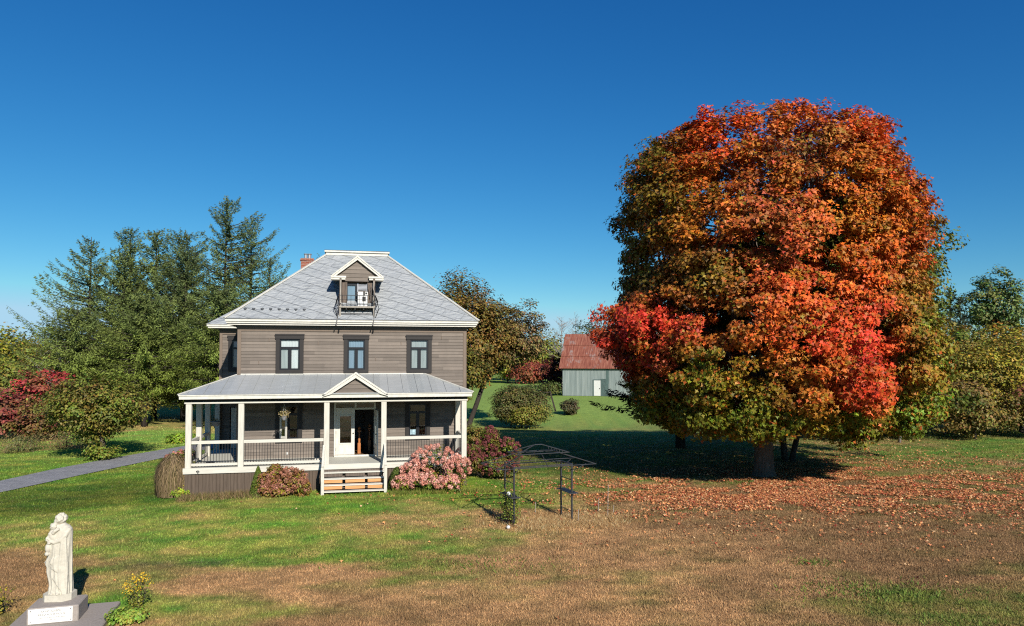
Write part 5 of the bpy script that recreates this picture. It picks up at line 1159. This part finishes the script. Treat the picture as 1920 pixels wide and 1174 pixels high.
broadleaf('corner_shrub', 'dark green leafy shrub between the haystack shrub and porch skirt', 'shrub', -13.85, 30.6, 1.4, .5, .05, [lin(74, 84, 32), lin(96, 98, 40), lin(150, 140, 80)], 222, 60, 80, .075, 'oval', .03, crad=.32, tipn=8)
broadleaf('garden_plant', 'lime green leafy plant at the foot of the corner shrub', 'plant', -13.85, 30.0, .42, .38, .02, [lin(126, 138, 40), lin(100, 120, 38)], 223, 22, 50, .10, 'oval', .015, crad=.4, tipn=5)
def blades(name, pts, hgt, cols, seed, kind, wd=.008, lean=.6, M_='grass', parent=None):
    rs = np.random.RandomState(seed); P = np.asarray(pts); n = len(P); h = hgt*(.4+.8*rs.rand(n)); a = rs.rand(n)*6.283; z = gz(P[:, 0], P[:, 1]) if parent is None else np.zeros(n)
    L = (rs.rand(n, 2)-.5)*2*lean*h[:, None]; b1 = np.stack([P[:, 0]-np.cos(a)*wd, P[:, 1]-np.sin(a)*wd, z-.01], -1); b2 = np.stack([P[:, 0]+np.cos(a)*wd, P[:, 1]+np.sin(a)*wd, z-.01], -1); tp = np.stack([P[:, 0]+L[:, 0], P[:, 1]+L[:, 1], z+h], -1)
    c = np.array(cols)[rs.randint(0, len(cols), n)]*(1+.25*rs.randn(n, 1))
    o = mesh_np(name, np.stack([b1, b2, tp], 1).reshape(-1, 3), np.arange(3*n).reshape(n, 3), M[M_], parent, np.repeat(np.clip(c, .01, .7), 3, 0))
    return tag(o, kind=kind)
rs = np.random.RandomState(231)
q = np.array([hp(u, v) for u, v in zip(rs.uniform(-6.9, -3.3, 2600), -2.6-rs.rand(2600)**1.6*.9)]); blades('dry_weeds', q, .24, [lin(140, 116, 82), lin(116, 98, 66), lin(104, 110, 52), lin(150, 128, 94)], 232, 'stuff', .010, .7)
q = np.array([hp(u, v) for u, v in zip(rs.uniform(1.6, 6.2, 1500), -3.7-rs.rand(1500)*.5)]); blades('bed_edge_weeds', q, .22, [lin(150, 140, 76), lin(120, 130, 52), lin(104, 120, 46)], 233, 'stuff', .010, .7)
# straw patch beneath the pergola
n = 9000; t_ = rs.rand(n); q = np.stack([.2+3.6*t_+rs.randn(n)*.55, 25.6+1.0*t_+rs.randn(n)*.55], -1); blades('straw', q, .13, [lin(206, 170, 120), lin(184, 146, 98), lin(160, 124, 78), lin(214, 184, 138)], 234, 'stuff', .010, 1.3)
def flower_plant(label, x, y, h, r, seed, nf, fc, leafc):
    rs = np.random.RandomState(seed); t = thing('flower_plant', label, 'plant', (x, y, gzf(x, y))); mb = MB(); P = []; FP = []
    for k in range(26):
        a = rs.rand()*6.283; rr = r*rs.rand()**.6; tip = Vector((math.cos(a)*rr, math.sin(a)*rr, h*(.55+.45*rs.rand()))); b = Vector((math.cos(a)*rr*.25, math.sin(a)*rr*.25, -.02))
        mb.tube([b, b.lerp(tip, .6)+Vector((0, 0, .05)), tip], [.006, .005, .003], 4)
        for j in range(14): P.append(np.array(b.lerp(tip, rs.rand()*.9))+rs.randn(3)*.03)
        for j in range(nf): FP.append(np.array(tip)+rs.randn(3)*np.array([.035, .035, .04]))
    P = np.array(P); FP = np.array(FP); lc = np.array(leafc)
    V_, F_, T_ = leaves(P, rs.randn(len(P), 3)+np.array([0, -.3, .8]), .075, lc[rs.randint(0, len(lc), len(P))]*(1+.2*rs.randn(len(P), 1)), 'oval', rs); mb.build('stems', M['bark_dark'], t); mesh_np('leaves', V_, F_, M['leaf'], t, np.clip(T_, .01, .6))
    f = np.array(fc); V_, F_, T_ = leaves(FP, rs.randn(len(FP), 3)+np.array([0, -.5, .7]), .042, f[rs.randint(0, len(f), len(FP))], 'diamond', rs); tag(mesh_np('flowers', V_, F_, M['petal'], t, T_), kind='stuff')
flower_plant('bright yellow flowering plant right of the concrete slab', -8.95, 17.15, .85, .30, 241, 9, [lin(222, 180, 40), lin(200, 150, 30), lin(232, 200, 70)], [lin(110, 124, 48), lin(130, 128, 50)])
flower_plant('fading yellow green plant cut by the left picture edge', -12.05, 16.75, .62, .36, 242, 3, [lin(196, 168, 50), lin(170, 150, 50)], [lin(120, 124, 48), lin(146, 130, 56)])
broadleaf('garden_plant', 'loose green weeds along the right edge of the concrete slab', 'plant', -8.72, 16.3, .32, .42, .02, [lin(104, 128, 46), lin(128, 132, 56), lin(84, 112, 40)], 243, 40, 36, .075, 'oval', .01, crad=.3, tipn=5)

# ================================================================== PORCH THINGS
def hp3(u, v, z): p = hp(u, v); return (p[0], p[1], z)
def basket(label, u, v, zt, zp, r, seed, cols, nl, spread):
    rs = np.random.RandomState(seed); t = thing('hanging_basket', label, 'basket', hp3(u, v, zp), TH)
    MB().tube([(0, 0, 0), (0, 0, .05), (0, 0, .19), (0, 0, .21)], [r*.55, r*.72, r, r*1.05], 14).build('pot', M['pot'], t, True); w_ = MB()
    for k in range(3): a = 2.09*k+.4; w_.tube([(math.cos(a)*r, math.sin(a)*r, .2), (0, 0, .2+(zt-zp-.2)*.8), (0, 0, zt-zp)], .006, 4)
    w_.build('hanger', M['wire'], t)
    P = rs.randn(nl, 3)*np.array([spread, spread, .07])+np.array([0, 0, .27]); c = np.array(cols)[rs.randint(0, len(cols), nl)]
    V_, F_, T_ = leaves(P, rs.randn(nl, 3)+np.array([0, -.3, .6]), .055, c*(1+.2*rs.randn(nl, 1)), 'diamond', rs); mesh_np('dried_flowers', V_, F_, M['petal'], t, np.clip(T_, .01, .8))
basket('hanging basket with dried cream flowers before the open white casement', -2.86, -1.95, 4.14, 3.26, .11, 251, [lin(190, 170, 130), lin(150, 130, 84), lin(110, 110, 60)], 300, .095)
basket('wide grey hanging pot at the left end of the porch', -6.12, .4, 4.14, 2.86, .22, 252, [lin(110, 104, 60), lin(84, 84, 46)], 60, .08)
pb = thing('planter_box', 'small white slatted planter box by the left step post', 'planter', hp3(-1.42, -2.12, DZ+.002), TH)
MB().box(-.12, .12, -.09, .09, 0, .02).box(-.12, .12, -.09, -.075, .022, .2).box(-.12, .12, .075, .09, .022, .2).box(-.12, -.105, -.074, .074, .022, .2).box(.105, .12, -.074, .074, .022, .2).build('box', M['white'], pb)
for k in range(4): MB().box(-.1+.058*k, -.074+.058*k, -.105, -.092, .0, .24).build('slat', M['white'], pb)
tr = thing('dark_tray', 'flat dark oval tray on the sunlit left porch floor', 'tray', hp3(-6.0, -1.3, DZ+.002), TH)
MB().ball((0, 0, .05), .2, 16, 8, (1, .6, .25)).build('tray', M['iron'], tr, True)
MB().box(-2.93, -2.86, -.045, -.025, 1.52, 1.63).build('outlet_cover', M['ac'], H)

# ================================================================== PERGOLA
def pergola():
    t = thing('pergola', 'black metal garden pergola frame with small hipped top and side shelves', 'pergola', (.97, 26.35, 0), R(22)); I = M['steel']
    for x, w_ in ((-1.15, .45), (-1.15, -.45), (1.15, .45), (1.15, -.45)): MB().bar((x, w_, -.1), (x, w_, 2.1), .055, .055).build('post', I, t)
    a, b, z = 1.95, .85, 2.1; lo = [(-a, -b, z), (a, -b, z), (a, b, z), (-a, b, z)]; c_, d, z2 = .75, .28, 2.50; hi = [(-c_, -d, z2), (c_, -d, z2), (c_, d, z2), (-c_, d, z2)]
    fr = MB()
    for i in range(4): fr.bar(lo[i], lo[(i+1) % 4], .024).bar(hi[i], hi[(i+1) % 4], .02).bar(lo[i], hi[i], .024)
    for s in (-1, 1): fr.bar((-1.15, s*.45, 2.08), (1.15, s*.45, 2.08), .035).bar((s*1.15, -.45, 2.08), (s*1.15, .45, 2.08), .035).bar((0, s*b, z), (0, s*d, z2), .022)
    for x in (-1.15, 1.15):
        for w_ in (-.45, .45):
            fr.bar((x, w_, 1.82), (x+(.5 if x > 0 else -.5), w_*1.4, 2.09), .022).bar((x, w_, 1.85), (x*.75, w_, 2.07), .02)
    fr.build('roof_frame', I, t)
    up = MB(); e, f, z3 = 1.05, .45, 2.52; q = [(-e, -f, z3), (e, -f, z3), (e, f, z3), (-e, f, z3)]; r0, r1 = (-.14, 0, 2.80), (.14, 0, 2.80)
    for i in range(4): up.bar(q[i], q[(i+1) % 4], .024).bar(q[i], r0 if q[i][0] < 0 else r1, .026)
    up.bar(r0, r1, .03)
    for k in range(6):
        s = .25+.1*k; up.bar((r1[0]+(e-r1[0])*s, -f*s, r1[2]+(z3-r1[2])*s), (r1[0]+(e-r1[0])*s, -f*s, r1[2]+(z3-r1[2])*s-.09), .014)
    up.build('upper_frame', I, t)
    for x in (-1.15, 1.15):
        sh = MB(); w_ = .0
        for k in range(7): sh.box(x-.16+.05*k, x-.13+.05*k, -.62, .47, 1.03, 1.05)
        sh.box(x-.18, x+.18, -.64, -.62, 1.015, 1.06).box(x-.18, x+.18, .47, .49, 1.015, 1.06); sh.build('side_shelf', I, t)
        for zz in (.35, 1.5): MB().bar((x, -.42, zz), (x, .42, zz), .022).build('cross_bar', I, t)
M['steel'] = mat('dark_steel', (.028, .029, .032), .45, .5)
pergola()
def vine():
    rs = np.random.RandomState(261); t = thing('climbing_vine', 'thin green climbing vine on the left pergola posts with bare brown stems', 'vine', (-.1, 25.85, 0)); mb = MB(); P = []
    for k in range(22):
        bx, by = rs.randn()*.10-.05, rs.randn()*.28; p = Vector((bx, by, 0)); h = .5+1.0*rs.rand(); pts = [p]
        for j in range(6): p = p+Vector((rs.randn()*.07, rs.randn()*.06, h/6)); pts.append(p)
        mb.tube(pts, [.011, .01, .009, .008, .007, .005, .003], 4)
        for q in pts[2:]:
            for j in range(9): P.append(np.array(q)+rs.randn(3)*np.array([.14, .12, .07]))
    P = np.array(P); pal = np.array([lin(104, 124, 44), lin(84, 104, 38), lin(134, 134, 54)]); n = len(P)
    V_, F_, T_ = leaves(P, rs.randn(n, 3)+np.array([0, -.5, .6]), .065, pal[rs.randint(0, 3, n)]*(1+.2*rs.randn(n, 1)), 'oval', rs)
    for k in range(40): a = Vector((rs.randn()*.12-.1, rs.randn()*.2, 0)); mb.tube([a, a+Vector((rs.randn()*.2, rs.randn()*.15, .3+.2*rs.rand()))], [.008, .003], 4)
    mb.build('stems', M['bark_dark'], t); mesh_np('leaves', V_, F_, M['leaf'], t, np.clip(T_, .01, .6))
vine()
for lb, x, y, z in (('white ball light lying on the ground beside the vine', -.13, 25.05, 0.075), ('white ball light resting on the left pergola shelf', -.12, 25.72, 1.12)):
    g = thing('ball_light', lb, 'light', (x, y, z)); MB().ball((0, 0, 0), .07, 16, 10).build('globe', M['ac'], g, True); MB().tube([(0, 0, -.09), (0, 0, -.06)], .03, 8).build('foot', M['iron'], g)
for lb, px, py, h in (('tallest thin pale stake right of the pergola', 1139.6, 968, 1.18), ('short pale stake left of the tallest one', 1122, 959, .52), ('thin pale stake in the straw beside the right pergola post', 1084, 980, .47), ('pale stake in the grass under the pergola middle', 1003.5, 963, .40), ('shortest pale stake right of the tallest one', 1150, 961, .28)):
    X, Y = spot(px, py); tag(MB().bar((0, 0, -.05), (.02, 0, h), .018).build('garden_stake', M['bark_pale'], loc=(X, Y, gzf(X, Y))), lb, 'stake')

# ================================================================== FALLEN LEAVES
def litter():
    rs = np.random.RandomState(271); parts = [((10.5, 31.6), (4.2, 1.9), 21000), ((16.5, 33.2), (5.6, 2.8), 32000), ((21, 38.5), (5.0, 4.2), 11000), ((7.5, 29.6), (3.6, 1.8), 3600), ((15, 28.5), (9, 3.0), 3600), ((15.5, 32), (8.5, 4.5), 9000), ((12, 22), (9, 4.5), 130), ((3, 27.5), (3, 2), 260), ((22, 47), (6, 5), 1300)]
    P = np.concatenate([np.array(c)+rs.randn(n, 2)*np.array(s) for c, s, n in parts]); P = P[(P[:, 1] > 14) & (P[:, 1] < 62) & (np.hypot(P[:, 0]-12.8, P[:, 1]-36.2) > .6)]; keep = fbm(P[:, 0]*.9, P[:, 1]*1.3, 3) > .36+.16*rs.rand(len(P)); P = P[keep]
    n = len(P); pal = np.array([lin(190, 128, 80), lin(172, 108, 74), lin(146, 88, 58), lin(160, 66, 50), lin(196, 160, 118), lin(122, 82, 56), lin(200, 148, 96)]); w_ = rs.choice(7, n, p=[.24, .24, .18, .07, .10, .12, .05]); c = pal[w_]*(1+.2*rs.randn(n, 1))
    z = gz(P[:, 0], P[:, 1])+.035+.03*rs.rand(n); N = np.array([0, 0, 1.0])+rs.randn(n, 3)*.42
    V_, F_, T_ = leaves(np.c_[P, z], N, .055+.075*rs.rand(n)**1.5+.02*rs.rand(n), np.clip(c*1.22, .01, .8), 'lobed', rs); tag(mesh_np('fallen_leaves', V_, F_, M['litter'], None, T_), kind='stuff')
litter()
# weeds in the dry turf
n = 2600; rs = np.random.RandomState(281); cs = [(spot(1690, 1115), 1.3, .5, 700), (spot(1600, 1105), .8, .4, 400), (spot(1790, 1168), .7, .4, 300), (spot(1520, 1056), .35, .2, 160), (spot(1430, 905), 1.6, .35, 500), (spot(620, 1045), 1.6, .5, 400), (spot(880, 1060), 1.4, .4, 400)]
q = np.concatenate([np.array(c)+rs.randn(k, 2)*np.array([a, b]) for c, a, b, k in cs]); blades('clover_patches', q, .09, [lin(104, 128, 50), lin(84, 108, 44), lin(120, 132, 58)], 282, 'stuff', .022, 1.2)
